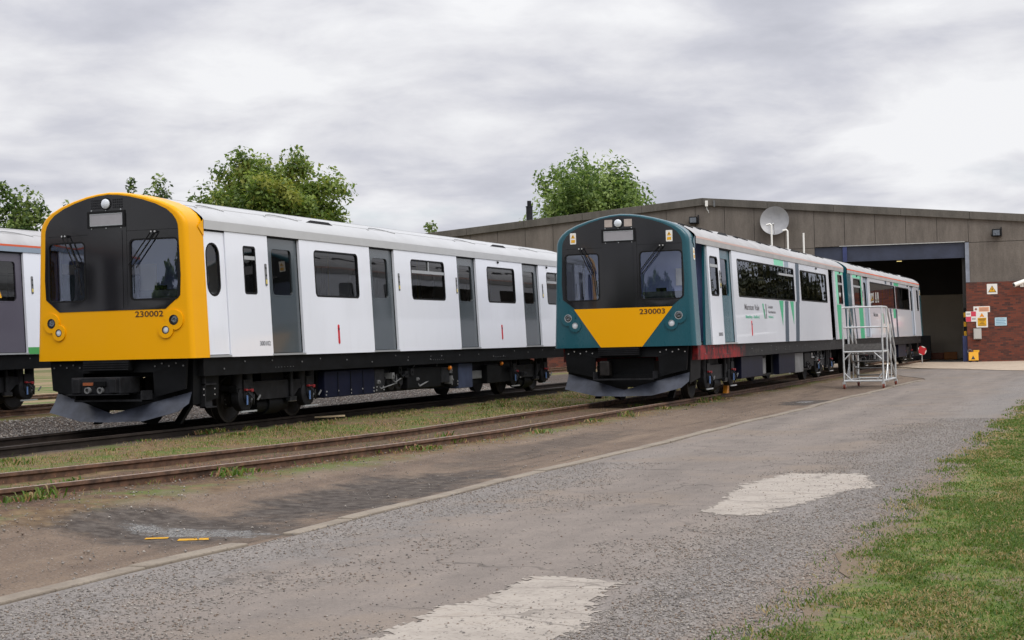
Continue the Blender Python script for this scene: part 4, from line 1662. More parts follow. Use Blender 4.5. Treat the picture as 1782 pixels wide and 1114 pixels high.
    # headlights in their figure-of-eight pods
    for sg in (-1, 1):
        c1, c2 = (sg * 1.108, 1.662), (sg * .968, 1.514)
        a0 = math.atan2(c2[1] - c1[1], c2[0] - c1[0])
        pod = []
        R1, R2 = .155, .125
        for k in range(25):
            a = a0 + math.radians(52) + k / 24 * math.radians(256)
            pod.append((c1[0] + R1 * math.cos(a), c1[1] + R1 * math.sin(a)))
        for k in range(25):
            a = a0 + PI + math.radians(44) + k / 24 * math.radians(272)
            pod.append((c2[0] + R2 * math.cos(a), c2[1] + R2 * math.sin(a)))
        pod = [(x if abs(x) < 1.262 else math.copysign(1.262, x), z) for x, z in pod]
        h1, h2 = circ(*c1, .076, 22), circ(*c2, .058, 20)
        off = .022
        pm = MB().plate(pod, [h1, h2], .024, lambda u, w, d: (u, warp(u) - off + d, w), grid=.08)
        pm.build('light_pod', body, cf, smooth=40)
        hl = MB().lathe((c1[0], warp(c1[0]) - .006, c1[1]), (0, -1, 0), [(0, .076), (.002, .070), (.008, .05), (.004, .02)], 22).build('headlight', M['lamp_dark'], root, smooth=50)
        MB().plate(circ(*c1, .077, 22), [circ(*c1, .066, 22)], .012, lambda u, w, d: (u, warp(u) - .025 + d, w)).build('bezel', M['silver'] if P['wedge'] else M['under2'], hl)
        ml_ = MB().lathe((c2[0], warp(c2[0]) - .006, c2[1]), (0, -1, 0), [(0, .058), (.006, .054), (.010, .03)], 20).build('marker_light', M['lamp'], root, smooth=50)
        MB().plate(circ(*c2, .060, 20), [circ(*c2, .05, 20)], .010, lambda u, w, d: (u, warp(u) - .024 + d, w)).build('bezel', M['silver'] if P['wedge'] else M['under2'], ml_)
    # seam round the waist, corner gusset
    mb = MB()
    for sg in (-1, 1):
        mb.add([(sg * (sx(2.03) + .002), .16, 2.03), (sg * (sx(2.03) + .002), yend, 2.03), (sg * (sx(2.036) + .002), yend, 2.037), (sg * (sx(2.036) + .002), .16, 2.037)], [(0, 1, 2, 3)])
        x = lambda z: sg * (sx(min(z, 3.05)) + .012)
        mb.add([(x(3.16), yend, 3.2), (x(3.05), yend - .16, 3.08), (x(2.9), yend, 2.93), (x(3.05), yend, 3.07)], [(0, 1, 2, 3)])
    mb.build('corner_gusset', body, cf)
    # below the cab: valance, louvres, coupler, step tray, plough
    mb = MB()
    mb.plate([(-1.24, 1.079), (-1.2, .62), (-.62, .50), (-.6, .88), (.66, .88), (.68, .50), (1.2, .62), (1.24, 1.079)], [], .05, lambda u, w, d: (u, .10 + warp(u) + d, w))
    for x0, x1, zz in ((-1.16, -.66, .98), (.70, 1.18, .98)):
        for i in range(5):
            x = x0 + (x1 - x0) * i / 4
            mb.lathe((x, .10 + warp(x), zz + (.03 if i % 2 else -.01)), (0, -1, 0), [(0, .013), (.01, .013)], 8, 1)
    mb.build('valance', [M['under'], M['bolt'] if P['wedge'] else M['casegrey']], root)
    gr = MB().box(-.5, .32, -.02, .15, .915, 1.075).build('louvre_panel', M['under'], root)
    mb = MB()
    for i in range(4):
        z = .928 + i * .036
        mb.box(-.495, .315, -.035, -.021, z, z + .012)
    mb.build('slat', M['under2'] if not P['wedge'] else M['under2'], gr)
    if P['coupler']:
        cp = MB().box(-.58, .30, -.22, .3, .57, .82).box(-.52, -.40, -.27, -.21, .58, .80).box(.14, .26, -.27, -.21, .58, .80).build('coupler', M['under2'], root, bevel=.012)
        MB().box(-.36, -.18, -.235, -.221, .70, .745).build('contact_block', simple('copper_contact', lin(150, 84, 50), .5, .3), cp)
        MB().box(-.14, .06, -.26, -.221, .69, .76).box(-.12, .0, -.27, -.255, .655, .685).build('hook', M['under'], cp)
        for x in (-.26, -.03):
            MB().lathe((x, -.225, .625), (0, -1, 0), [(0, .052), (.05, .05), (.05, .032), (.01, .03)], 16).build('air_pipe', M['casegrey'], cp, smooth=40)
        MB().box(-.64, .38, -.28, -.1, .555, .568).build('coupler_shelf', M['under2'], cp)
    else:
        MB().box(-.42, .52, .3, .8, .5, .86).build('coupler_recess', M['under'], root)
        MB().box(-.5, -.3, .02, .26, .52, .82).build('loose_coupling', M['wheel'], root, bevel=.03)
    zt = .45
    MB().box(-.57, .64, -.16, .12, zt, zt + .018).box(-.57, .64, -.165, -.15, zt, zt + .03).box(-.57, -.55, -.16, .12, zt, zt + .16).box(.62, .64, -.16, .12, zt, zt + .16).build('step_tray', M['under2'], root)
    pw = MB()
    for sg in (-1, 1):
        tp = [(sg * 1.22, .30, .57), (sg * .6, .14, .415), (0, -.02, .255)]
        md = [(sg * 1.23, .20, .40), (sg * .6, .05, .27), (0, -.09, .18)]
        bt = [(sg * (1.24 if sg < 0 else 1.10), .10, .28), (sg * .56, -.04, .145), (0, -.12, .135)]
        bk = [(x, y + .03, z) for x, y, z in bt]
        tk = [(x, y + .03, z) for x, y, z in tp]
        pw.loft([tp, md, bt, bk, tk], False, False)
    pw.build('snowplough', M['plough'], root, smooth=22)
    mb = MB()
    for sg in (-1, 1):
        mb.hexa([(sg * .95, .35, .36), (sg * 1.22, .32, .36), (sg * .95, 1.0, .45), (sg * 1.25, 1.0, .45), (sg * .95, .32, 1.07), (sg * 1.26, .30, 1.07), (sg * .95, 1.0, 1.07), (sg * 1.28, 1.0, 1.07)])
    mb.box(-.95, .95, .25, .34, .3, .55)
    mb.build('plough_bracket', M['under'], root)
    # guard irons
    for sg in (-1, 1):
        MB().hexa([(sg * .68, .6, .07), (sg * .80, .6, .07), (sg * .68, .68, .07), (sg * .80, .68, .07), (sg * .70, 1.1, .5), (sg * .80, 1.1, .5), (sg * .70, 1.2, .5), (sg * .80, 1.2, .5)]).build('guard_iron', M['under'], root)
    # cab interior seen through the glass
    ci = MB()
    ci.box(-1.27, 1.27, 1.60, 1.63, 1.15, 3.2, 0).box(-1.27, 1.27, .1, 1.6, 1.12, 1.15, 1)
    ci.box(.78, 1.02, 1.575, 1.598, 1.15, 2.55, 2).box(.66, 1.02, 1.56, 1.574, 2.28, 2.62, 2).box(-.86, -.22, 1.575, 1.598, 1.15, 2.62, 2)
    ci.build('cab_partition', [M['cab_blue'], M['floor_in'], M['cab_door']], root)
    ds = MB().box(.30, 1.2, .22, .62, 1.2, 2.02).box(.34, 1.18, .22, .30, 2.02, 2.13).build('driver_desk', M['desk'], root, bevel=.02)
    mb = MB()
    for i in range(5):
        mb.lathe((.45 + i * .16, .36, 2.02), (0, 0, 1), [(0, .04), (.05 + .03 * (i % 2), .035), (.09, .02)], 10)
    mb.box(.6, .8, .3, .34, 2.03, 2.2).build('control', M['under'], ds)
    MB().box(-1.2, -.42, .22, .62, 1.2, 1.98).build('assistant_desk', M['desk'], root, bevel=.02)
    MB().box(-1.0, -.5, 1.0, 1.5, 1.2, 1.66).box(-1.0, -.5, 1.42, 1.55, 1.66, 2.45).build('cab_seat', M['seat'], root, bevel=.05)


def sf(s, off=0.0):
    return lambda y, z, d: (s * (sx(z) + off - d), y, z)


def window(parent, s, w, off, glass_mat, r=.09, hopper=None, frame=True, fm=None):
    y0, y1, z0, z1 = w
    lp = rr(y0, y1, z0, z1, r)
    g = MB().plate(grow(lp, .008), [], 0, sf(s, off - .022)).build('window', glass_mat, parent)
    if frame:
        MB().plate(grow(lp, -.0005), [grow(lp, -.03)], .024, sf(s, off + .003)).build('window_seal', fm or M['black'], parent)
    if hopper:
        h0, h1, hz0, hz1, div = hopper
        mb = MB().plate(rect(h0, h1, hz0, hz1), [], .02, sf(s, off + .002))
        if div:
            mb.plate(rect(div - .02, div + .02, hz1, z1 - .03), [], .02, sf(s, off + .001))
        mb.build('hopper_bar', M['silver'], parent)
    return lp


def bogie(root, P, yc, s, front=False):
    b = empty('bogie', (0, yc, 0))
    b.parent = root
    wb = 1.05
    mb = MB()
    for sg in (-1, 1):
        x0, x1 = sg * .96, sg * 1.10
        # cranked side frame
        pts = [(-1.3, .50), (-.75, .50), (-.55, .36), (.55, .36), (.75, .50), (1.3, .50), (1.3, .62), (.7, .66), (-.7, .66), (-1.3, .62)]
        mb.plate(pts, [], .14, lambda u, w, d, sg=sg: (sg * (1.10 - d), u, w))
    mb.box(-.60, .60, -1.35, 1.35, .50, .80).box(-.95, .95, -.22, .22, .42, .66).box(-.95, .95, -1.28, -1.16, .52, .62).box(-.95, .95, 1.16, 1.28, .52, .62)
    mb.build('bogie_frame', M['under2'], b, bevel=.015)
    for y in (-wb, wb):
        for sg in (-1, 1):
            wl_ = MB().lathe((sg * .66, y, .385), (sg, 0, 0), [(0, .405), (.028, .402), (.034, .388), (.135, .380), (.14, .34), (.115, .31), (.09, .16), (.12, .13), (.22, .12)], 32)
            wl_.build('wheel', M['wheel'], b, smooth=35)
        MB().cyl((-.66, y, .385), (.66, y, .385), .07, 12).build('axle', M['under'], b)
        for sg in (-1, 1):
            ab = MB()
            ab.lathe((sg * .98, y, .42), (sg, 0, 0), [(0, .235), (.13, .235), (.15, .21), (.16, .12), (.2, .11)], 20)
            ab.box(sg * .98, sg * 1.16, y - .13, y + .13, .40, .70)
            ab.tube([(sg * 1.05, y - .16, .56), (sg * 1.05, y - .16, .80)], .09, 12)
            ab.tube([(sg * 1.05, y + .16, .56), (sg * 1.05, y + .16, .80)], .09, 12)
            ab.build('axle_box', M['under2'], b, smooth=40)
            if sg == s:
                MB().tube([(s * 1.20, y - .10, .30), (s * 1.20, y - .10, .45)], .016, 8).build('blue_hose', M['blue_hose'], b)
                MB().box(s * 1.15, s * 1.205, y - .13, y - .07, .52, .555).box(s * 1.15, s * 1.2, y - .07, y + .10, .525, .54).box(s * 1.15, s * 1.205, y + .04, y + .11, .50, .55).build('red_cap', M['dull_red'], b, bevel=.008)
                mb = MB().tube([(s * 1.19, y - .05, .50), (s * 1.24, y + .02, .40), (s * 1.2, y + .1, .30), (s * 1.17, y + .16, .46)], .014, 8)
                mb.tube([(s * 1.18, y + .05, .47), (s * 1.22, y - .02, .33), (s * 1.18, y + .02, .25)], .012, 8)
                mb.tube([(s * 1.18, y + .26, .36), (s * 1.2, y + .32, .44)], .016, 8, 1)
                mb.lathe((s * 1.16, y + .05, .40), (s, 0, 0), [(0, .04), (.03, .04)], 10, 1)
                mb.build('cable', [M['under2'], M['casegrey']], b)
                MB().box(s * 1.16, s * 1.19, y - .27, y + .22, .178, .203).build('tie_bar', M['silver'], b)
                mb = MB()
                for k in range(6):
                    mb.lathe((s * .80, y - .06 + .07 * math.cos(k), .385 + .09 * math.sin(k * 1.05)), (s, 0, 0), [(0, .012), (.012, .012)], 8)
                mb.build('wheel_bolt', M['casegrey'], b)
    MB().tube([(s * 1.13, .42, .80), (s * 1.13, .42, .38)], .035, 10).tube([(s * 1.13, .42, .38), (s * 1.13, .42, .30)], .02, 8).box(s * 1.08, s * 1.16, .33, .56, .30, .37).build('damper', M['casegrey'] if False else M['under2'], b)
    MB().box(s * 1.1, s * 1.15, .34, .58, .285, .345).build('damper_foot', M['steel'], b, bevel=.01)
    mb = MB()
    mb.tube([(s * .9, -.55, .26), (s * .9, .5, .26)], .13, 14)
    mb.tube([(s * .88, -.2, .28), (s * .88, .25, .28)], .19, 14)
    mb.box(s * .75, s * 1.0, -.35, .4, .66, .80)
    mb.build('traction_motor', M['under'], b, smooth=40)
    return b


def eq_box(root, s, y0, y1, z0, z1, m, name='equipment_box', x=1.26, ribs=0, bolts=0, depth=.9):
    o = MB().box(s * (x - depth), s * x, y0, y1, z0, z1).build(name, m, root, bevel=.012)
    if ribs:
        mb = MB()
        for i in range(1, ribs):
            y = y0 + (y1 - y0) * i / ribs
            mb.box(s * (x - .004), s * (x + .008), y - .010, y + .010, z0 + .03, z1 - .02)
        mb.build('rib', M['under'], o)
    if bolts:
        mb = MB()
        for i in range(bolts):
            y = y0 + .05 + (y1 - y0 - .1) * i / max(1, bolts - 1)
            for z in (z0 + .05, z0 + .11):
                if random.random() < .8:
                    mb.lathe((s * x, y + random.uniform(-.02, .02), z), (s, 0, 0), [(0, .014), (.012, .014)], 8)
        mb.build('bolt', M['bolt'], o)
    return o


def carriage(P):
    s = P['s']
    root = thing('train_carriage', P['label'], 'train carriage', P['loc'], P.get('rz', 0), P.get('group'))
    L = P['len']
    wy = 1 if s > 0 else -1          # direction in which lettering runs along y
    gm = P.get('glass', M['glass'])
    # roof
    y0 = P.get('roof_y0', .52)
    st = [y0 + (L - y0) * i / 12 for i in range(13)]
    rf = MB().loft([[(x, y, z) for x, z in ROOF_FULL] for y in st], False, False)
    rf = rf.build('roof', P['roof'], root, smooth=28)
    mb = MB()
    for sg in (-1, 1):
        mb.add([(sg * 1.3525, y0, 3.047), (sg * 1.3525, L, 3.047), (sg * 1.3545, L, 3.183), (sg * 1.3545, y0, 3.183)], [(0, 1, 2, 3)])
    mb.build('cant_rail', P.get('cant', M['cant']), root)
    if P.get('line'):
        mb = MB()
        for sg in (-1, 1):
            mb.add([(sg * 1.3555, y0, 3.147), (sg * 1.3555, L, 3.147), (sg * 1.356, L, 3.184), (sg * 1.356, y0, 3.184)], [(0, 1, 2, 3)])
        mb.build('line_stripe', P['line'], root)
    # roof seams and vents
    mb = MB()
    for x in (-1.0, 1.0, -.55, .55):
        z = roof_at(x)
        mb.box(x - .008, x + .008, y0, L, z - .004, z + .006)
    mb.build('roof_seam', P['roof'], rf)
    for i, (ya, yb) in enumerate(P['gills']):
        for sg in (-1, 1):
            pts = []
            for k in range(13):
                t = k / 12
                pts.append(roof_fn(sg, 1.10 - .20 * math.sin(PI * t) ** .8, ya + (yb - ya) * t, .012))
            inner = [roof_fn(sg, 1.12, ya + (yb - ya) * k / 12, .002) for k in range(13)]
            v = MB().tube(pts, .011, 6)
            v.build('roof_vent', P.get('vent_mat', M['cant']), rf)
    for ya, yb in P['scoops']:
        for sg in (-1, 1):
            xo, xi = 1.10, .86
            a = [roof_fn(sg, xo, ya, .0), roof_fn(sg, xo, yb, .0), roof_fn(sg, xi, yb - .05, .004), roof_fn(sg, xi, ya + .05, .004)]
            top = [roof_fn(sg, xo - .035, ya + .22, .042), roof_fn(sg, xo - .035, yb - .12, .042)]
            v = MB().add(a + top, [(0, 1, 5, 4)], 1).add(a + top, [(4, 5, 2, 3), (0, 4, 3), (1, 2, 5)], 0)
            v.build('roof_scoop', [P['roof'], M['black']], rf)
    # side panels, doors and windows of the side that faces the yard
    for it in P['side']:
        typ = it['t']
        a, b = it['y']
        m = it.get('m', M['white'])
        if typ == 'panel':
            off, zlo, zhi, nm = .0, it.get('z0', ZB), ZC - .003, 'body_panel'
        elif typ == 'door':
            off, zlo, zhi, nm = -.055, ZB + .042, ZC - .02, 'door'
        else:
            off, zlo, zhi, nm = -.022, ZB + .042, ZC - .03, 'crew_door'
        holes = [rr(w[0], w[1], w[2], w[3], it.get('r', .09)) for w in it.get('w', [])]
        sub_holes = list(holes)
        off = it.get('off', off)
        pn = MB().plate(it.get('poly') or rect(a, b, zlo, zhi), holes, .05, sf(s, off)).build(nm, m, root)
        for i, w in enumerate(it.get('w', [])):
            window(pn, s, w, off, M['glass_clear'] if typ == 'crew' else gm, it.get('r', .09), it.get('h', {}).get(i), True, it.get('fm'))
        if typ != 'panel':
            MB().box(s * 1.24, s * 1.425, a - .02, b + .02, ZB + .002, ZB + .032).build('door_sill', M['silver'], root)
            MB().box(s * 1.20, s * (sx(ZC) - .01), a - .02, b + .02, ZC - .028, ZC + .0).build('door_head', M['black'], root)
            if typ == 'door':
                for e in (a, b):
                    MB().plate(rect(e - .012, e + .012, zlo, zhi), [], .008, sf(s, off + .009)).build('door_edge_seal', M['black'], pn)
        for k in it.get('extra', []):
            q = MB().plate(k[1], [], .003, sf(s, off + .0035 + k[3] if len(k) > 3 else off + .0035)).build(k[0], k[2], pn)
        for (y, z0, z1) in it.get('handles', []):
            h = MB().plate(rr(y - .028, y + .028, z0, z1, .025), [], .012, sf(s, off + .010)).build('emergency_handle', M['red'], root)
            MB().plate(rr(y - .018, y + .018, z1 - .10, z1 - .06, .008), [], .004, sf(s, off + .0135)).build('handle_slot', M['black'], h)
        for (y, z0, z1) in it.get('ctl', []):
            h = MB().plate(rr(y - .03, y + .03, z0, z1, .02), [], .010, sf(s, off + .010)).build('door_control', M['casegrey'], root)
            MB().plate(rr(y - .02, y + .02, z0 + .03, z0 + .10, .015), [], .006, sf(s, off + .016)).build('open_button', M['pole'], h)
            MB().plate(circ(y, z0 + .17, .018, 12), [], .006, sf(s, off + .015)).plate(circ(y, z1 - .07, .018, 12), [], .006, sf(s, off + .015)).build('key_switch', M['black'], h)
        for (txt, ya, yb, za, zb_, tm) in it.get('text', []):
            mb = MB()
            if wy > 0:
                add_text(mb, txt, ya, yb, za, zb_, sf(s, off + .004))
            else:
                add_text(mb, txt, -yb, -ya, za, zb_, lambda u, w, d: (s * (sx(w) + off + .004), -u, w))
            mb.build('lettering', tm, pn)
        for (y, z) in it.get('dots', []):
            MB().lathe((s * (sx(z) + off), y, z), (s, 0, 0), [(0, .03), (.03, .025), (.04, .012)], 12).build('side_lamp', M['black'], pn)
    if P.get('sticker'):
        MB().plate(tri(14.72, 2.16, .13, .15), [], .002, sf(s, -.07)).build('warning_sticker', M['label_amber'], root)
    # plain far side with its own window openings
    far = [w for it in P['side'] for w in it.get('w', [])]
    fh = [rr(w[0], w[1], w[2], w[3], .09) for w in far]
    fw = MB().plate(rect(y0, L, ZB, ZC - .003), fh, .05, sf(-s)).build('far_side_wall', P.get('far_mat', M['white']), root)
    mb = MB()
    for lp in fh:
        mb.plate(lp, [], 0, sf(-s, -.025))
    mb.build('window', gm, fw)
    # ends, floor, lining
    oe = [(x, z) for x, z in ROOF_FULL]
    oe = [(1.41, ZB)] + oe + [(-1.41, ZB)]
    en = MB().plate(oe, [], .05, lambda u, w, d: (u * .985, L - d, w)).build('end_wall', P.get('end_mat', M['under2']), root)
    if not P['cab']:
        MB().plate(oe, [], .05, lambda u, w, d: (u * .985, y0 + d, w)).build('end_wall', P.get('end_mat', M['under2']), root)
    MB().box(-.42, .42, L, L + .33, 1.15, 3.0).build('gangway', M['black'], root, bevel=.03)
    MB().box(-1.32, 1.32, .4, L - .06, 1.09, 1.13).build('floor', M['floor_in'], root)
    MB().box(-1.2, 1.2, 1.64, L - .06, 2.98, 3.02).build('ceiling', M['inner'], root)
    for ya in P.get('seats', [4.4, 5.3, 8.2, 9.4, 12.2, 13.4]):
        for sg in (-1, 1):
            sm = MB().hexa([(sg * .62, ya - .42, 1.45), (sg * 1.27, ya - .42, 1.45), (sg * .62, ya + .42, 1.45), (sg * 1.27, ya + .42, 1.45),
                            (sg * .62, ya - .42, 1.56), (sg * 1.27, ya - .42, 1.56), (sg * .62, ya + .42, 1.56), (sg * 1.27, ya + .42, 1.56)])
            sm.box(sg * 1.12, sg * 1.26, ya - .42, ya + .42, 1.56, 2.12)
            sm.build('seat', M['seat'], root, bevel=.03)
    for ya in (3.85, 5.95, 7.75, 9.95, 11.8, 14.0):
        MB().cyl((s * .62, ya, 1.13), (s * .62, ya, 2.98), .018, 8).build('grab_pole', M['pole'], root)
    # underframe
    mb = MB().box(-1.36, 1.36, .42 if P['cab'] else y0, L - .05, .80, 1.079)
    rnd = random.Random(3)
    y = 1.0
    while y < L - .5:
        z = rnd.choice((.9, .96, 1.0))
        mb.lathe((s * 1.36, y, z), (s, 0, 0), [(0, .013), (.012, .013)], 8, 1)
        if rnd.random() < .35:
            mb.lathe((s * 1.36, y + .02, z + .06), (s, 0, 0), [(0, .009), (.012, .009)], 8, 1)
        y += rnd.uniform(.55, 1.1)
    for yy in (2.6, 8.9, 12.4):
        for k in range(7):
            mb.lathe((s * 1.36, yy + k * .1, .885), (s, 0, 0), [(0, .006), (.01, .006)], 6, 1)
    mb.build('solebar', [P.get('sole', M['under']), M['casegrey']], root)
    MB().box(-1.12, 1.12, 4.45, L - 4.35, .30, .80).build('underframe_light_block', M['under'], root)  # dark filler added low and wide to block light passing under the floor
    for yc in P['bogies']:
        bogie(root, P, yc, s)
    for e in P['boxes']:
        eq_box(root, s, *e[:4], M[e[4]], **(e[5] if len(e) > 5 else {}))
    for (y, z) in P.get('ambers', []):
        MB().lathe((s * 1.27, y, z), (s, 0, 0), [(0, .05), (.04, .045), (.06, .02)], 12).build('amber_lamp', M['amber'], root)
    for y, z0, z1 in P.get('drums', []):
        MB().lathe((s * .95, y, (z0 + z1) / 2), (s, 0, 0), [(0, (z1 - z0) / 2), (.22, (z1 - z0) / 2), (.24, .1), (.28, .09)], 20).build('compressor_drum', M['under2'], root, smooth=40)
    if P.get('step'):
        ya, yb, za, zb_ = P['step']
        mb = MB().box(s * 1.2, s * 1.3, ya, yb, zb_ - .02, zb_).box(s * 1.2, s * 1.3, ya, yb, za, za + .02).box(s * 1.2, s * 1.22, ya, yb, za, zb_).box(s * 1.22, s * 1.3, ya, ya + .02, za, zb_ + .15)
        mb.build('crew_step', M['under2'], root)
        mb = MB()
        for dy in (-.04, yb - ya - .06):
            for z in (za + .2, za + .29):
                mb.lathe((s * 1.30, ya + dy, z), (s, 0, 0), [(0, .011), (.01, .011)], 8)
        mb.build('step_bolt', M['bolt'], root)
    # loose pipes and cables below the floor
    rnd = random.Random(P['len'] * 10)
    for i in range(5):
        y = rnd.uniform(5, L - 4.5)
        z = rnd.uniform(.45, .7)
        MB().tube([(s * 1.1, y, .8), (s * 1.18, y + .05, z), (s * 1.15, y + rnd.uniform(.3, .7), z - .08), (s * 1.1, y + .8, .8)], .02, 8).build('under_pipe', M['under2'], root, smooth=40)
    for i in range(26):
        y = rnd.uniform(4.4, L - 3.4)
        z = rnd.uniform(.42, .76)
        if any(e[0] - .1 < y < e[1] + .1 and e[4] in ('navy', 'bluegrey', 'casegrey') for e in P['boxes']):
            continue
        a, b = rnd.uniform(.03, .12), rnd.uniform(.03, .09)
        m = M[rnd.choice(('under2', 'under2', 'under', 'casegrey', 'under2', 'steel'))]
        MB().box(s * 1.02, s * 1.285, y - a, y + a, z - b, z + b).lathe((s * 1.28, y, z), (s, 0, 0), [(0, .02), (.03, .02)], 8).build('pipe_fitting', m, root)
        if i % 2:
            MB().tube([(s * 1.2, y, z), (s * 1.27, y + .1, z - rnd.uniform(.05, .2)), (s * 1.24, y + rnd.uniform(.3, .9), z - .05), (s * 1.2, y + rnd.uniform(.9, 1.2), .78)], rnd.choice((.012, .018, .025)), 6).build('cable', m if m is not M['bluegrey'] else M['under2'], root, smooth=50)
    if P['cab']:
        cab(root, P)
    return root


WH, SL, TE = M['white'], M['slate'], M['teal']


def doors_side(dm, wm, wm2, stripe=None, number=None, lamp=True):
    out = []
    out.append(dict(t='panel', y=(1.14, 2.45), m=wm, w=[(1.66, 2.05, 2.07, 2.845)], r=.05, h={0: (1.66, 2.05, 2.625, 2.685, None)}, ctl=[(2.345, 2.22, 2.58)],
                    text=[(number, 2.03, 2.37, 1.245, 1.32, M['ink_grey'])] if number else []))
    out.append(dict(t='door', y=(2.45, 3.53), m=dm, w=[(2.62, 3.35, 2.05, 2.87)], r=.1, fm=dm))
    out.append(dict(t='panel', y=(3.53, 6.22), m=wm, w=[(4.03, 5.72, 2.07, 2.885)], handles=[(4.80, 1.25, 1.59)]))
    out.append(dict(t='door', y=(6.22, 7.29), m=dm, w=[(6.37, 7.10, 2.07, 2.88)], r=.1, fm=dm, dots=[]))
    out.append(dict(t='panel', y=(7.29, 10.37), m=wm, w=[(8.03, 9.69, 2.09, 2.89)], h={0: (8.04, 9.68, 2.615, 2.675, 8.9)}, ctl=[(7.45, 2.25, 2.59), (10.29, 2.25, 2.59)]))
    out.append(dict(t='door', y=(10.37, 11.43), m=dm, w=[(10.54, 11.30, 2.07, 2.89)], r=.1, fm=dm))
    out.append(dict(t='panel', y=(11.43, 14.27), m=wm2, w=[(12.04, 13.75, 2.09, 2.89)], handles=[(12.75, 1.27, 1.60)], dots=[(12.72, 3.0)] if lamp else []))
    out.append(dict(t='door', y=(14.27, 15.38), m=dm, w=[(14.44, 15.22, 2.07, 2.89)], r=.1, fm=dm))
    out.append(dict(t='panel', y=(15.38, 18.2), m=wm, w=[(15.92, 17.4, 2.1, 2.89)], h={0: (15.93, 17.39, 2.615, 2.675, 16.7)}, ctl=[(15.6, 2.25, 2.59)], dots=[(15.95, 3.0)] if lamp else []))
    if stripe:
        for it in out:
            if it['t'] == 'panel':
                it['extra'] = [('base_stripe', rect(it['y'][0], it['y'][1], ZB + .002, ZB + .135), stripe)]
    return out


GILLS_A = [(.72, 1.52), (2.81, 3.95), (6.69, 7.87), (10.87, 12.0), (14.84, 16.0)]
SCOOPS_A = [(4.22, 5.25), (12.9, 13.9)]
BOX_A = [(4.5, 6.5, .30, .77, 'navy', dict(ribs=4, bolts=5)), (6.52, 6.92, .31, .75, 'under2', dict(bolts=2)), (7.95, 9.6, .33, .74, 'under', {}),
         (9.64, 10.05, .40, .72, 'under2', {}), (10.1, 10.5, .3, .74, 'under', dict(bolts=2)), (10.55, 11.3, .25, .78, 'bluegrey', {}), (11.45, 12.1, .42, .60, 'casegrey', dict(x=1.15, depth=.3)), (12.15, 13.0, .30, .72, 'under', {})]

sideA = [dict(t='crew', y=(.53, 1.13), m=WH, w=[(.585, .985, 2.02, 2.85)], r=.19)] + doors_side(SL, WH, WH, None, '300102')
carriage(dict(label='white train carriage with yellow cab front numbered 230002 and dark grey doors', loc=(-14.33, 20.22, 0), s=1, len=18.25, cab=True, cab_mat=M['yellow'],
              roof=M['roof'], side=sideA, gills=GILLS_A, scoops=SCOOPS_A, squares=False, number='230002', wedge=False, coupler=True, bogies=[3.10, 15.2], boxes=BOX_A,
              ambers=[(10.0, .70), (12.95, .73)], drums=[(7.4, .33, .68), (7.72, .33, .68)], step=(.54, .87, .31, .68)))

# teal fronted unit, near carriage
LG = [(6.30, 1.95), (6.38, 1.95), (6.47, 1.62), (6.42, 1.62)]
sideB = [
    dict(t='panel', y=(.93, 1.41), m=TE, poly=[(.95, ZB), (1.41, ZB), (1.41, ZC - .003), (1.34, ZC - .003)], off=-.03),
    dict(t='panel', y=(1.43, 2.45), m=WH, w=[(1.56, 2.24, 2.05, 2.85)], r=.09, h={0: (1.57, 2.23, 2.63, 2.69, None)}, ctl=[(2.36, 2.22, 2.58)], text=[('300003', 1.95, 2.30, 1.25, 1.32, M['ink_grey'])]),
    dict(t='door', y=(2.45, 3.53), m=TE, w=[(2.62, 3.35, 2.05, 2.87)], r=.1, fm=TE),
    dict(t='panel', y=(3.53, 15.35), m=WH, w=[(3.98, 10.25, 2.07, 2.89), (11.08, 14.95, 2.10, 2.89)], r=.06,
         h={0: (8.4, 10.2, 2.68, 2.73, 9.35)}, handles=[(5.05, 1.24, 1.57)], dots=[(13.4, 3.0)],
         text=[('Marston Vale', 4.45, 5.92, 1.80, 1.93, M['ink_grey']), ('Bletchley - Bedford', 4.50, 5.88, 1.60, 1.69, M['ink_green']),
               ('London', 6.90, 7.40, 1.86, 1.935, M['ink_grey']), ('Northwestern', 6.90, 7.72, 1.745, 1.81, M['ink_grey']), ('Railway', 6.90, 7.42, 1.62, 1.695, M['ink_green'])],
         extra=[('green_flash', [(8.23, 2.06), (8.72, 2.06), (8.50, 1.47)], M['green']), ('dark_flash', [(8.68, 1.083), (9.10, 1.083), (9.34, 2.06), (8.92, 2.06)], M['teal_stripe']),
                ('green_flash', [(9.56, 2.06), (10.0, 2.06), (9.88, 1.5)], M['green']), ('dark_flash', [(10.0, 1.083), (10.45, 1.083), (10.76, 2.06), (10.29, 2.06)], M['teal_stripe']),
                ('mint_flash', rect(7.9, 9.0, 2.9, 3.045), M['mint']), ('grey_flash', rect(9.15, 9.65, 2.9, 3.045), M['steelblue']), ('dark_flash', [(10.42, 2.06), (10.80, 2.06), (11.0, 3.045), (10.55, 3.045)], M['teal_stripe']),
                ('logo_stripe', [(6.28, 1.96), (6.40, 1.96), (6.50, 1.62), (6.44, 1.62)][::-1], M['green']), ('logo_stripe', [(6.44, 1.84), (6.50, 1.84), (6.56, 1.62), (6.52, 1.62)][::-1], M['ink_grey']), ('logo_stripe', rect(6.62, 6.70, 1.62, 1.96), M['ink_grey'])]),
    dict(t='panel', y=(16.22, 17.85), m=WH, w=[(16.85, 17.62, 2.10, 2.95)], r=.06, h={0: (16.86, 17.61, 2.66, 2.72, None)}, dots=[(17.2, 3.01)],
         extra=[('mint_flash', rect(16.5, 17.8, 2.965, 3.04), M['mint']), ('mint_flash', rect(16.5, 16.83, 2.1, 2.96), M['mint']), ('green_flash', [(16.55, 1.083), (17.35, 1.083), (17.2, 2.08), (16.45, 2.08)], M['green'])]),
]
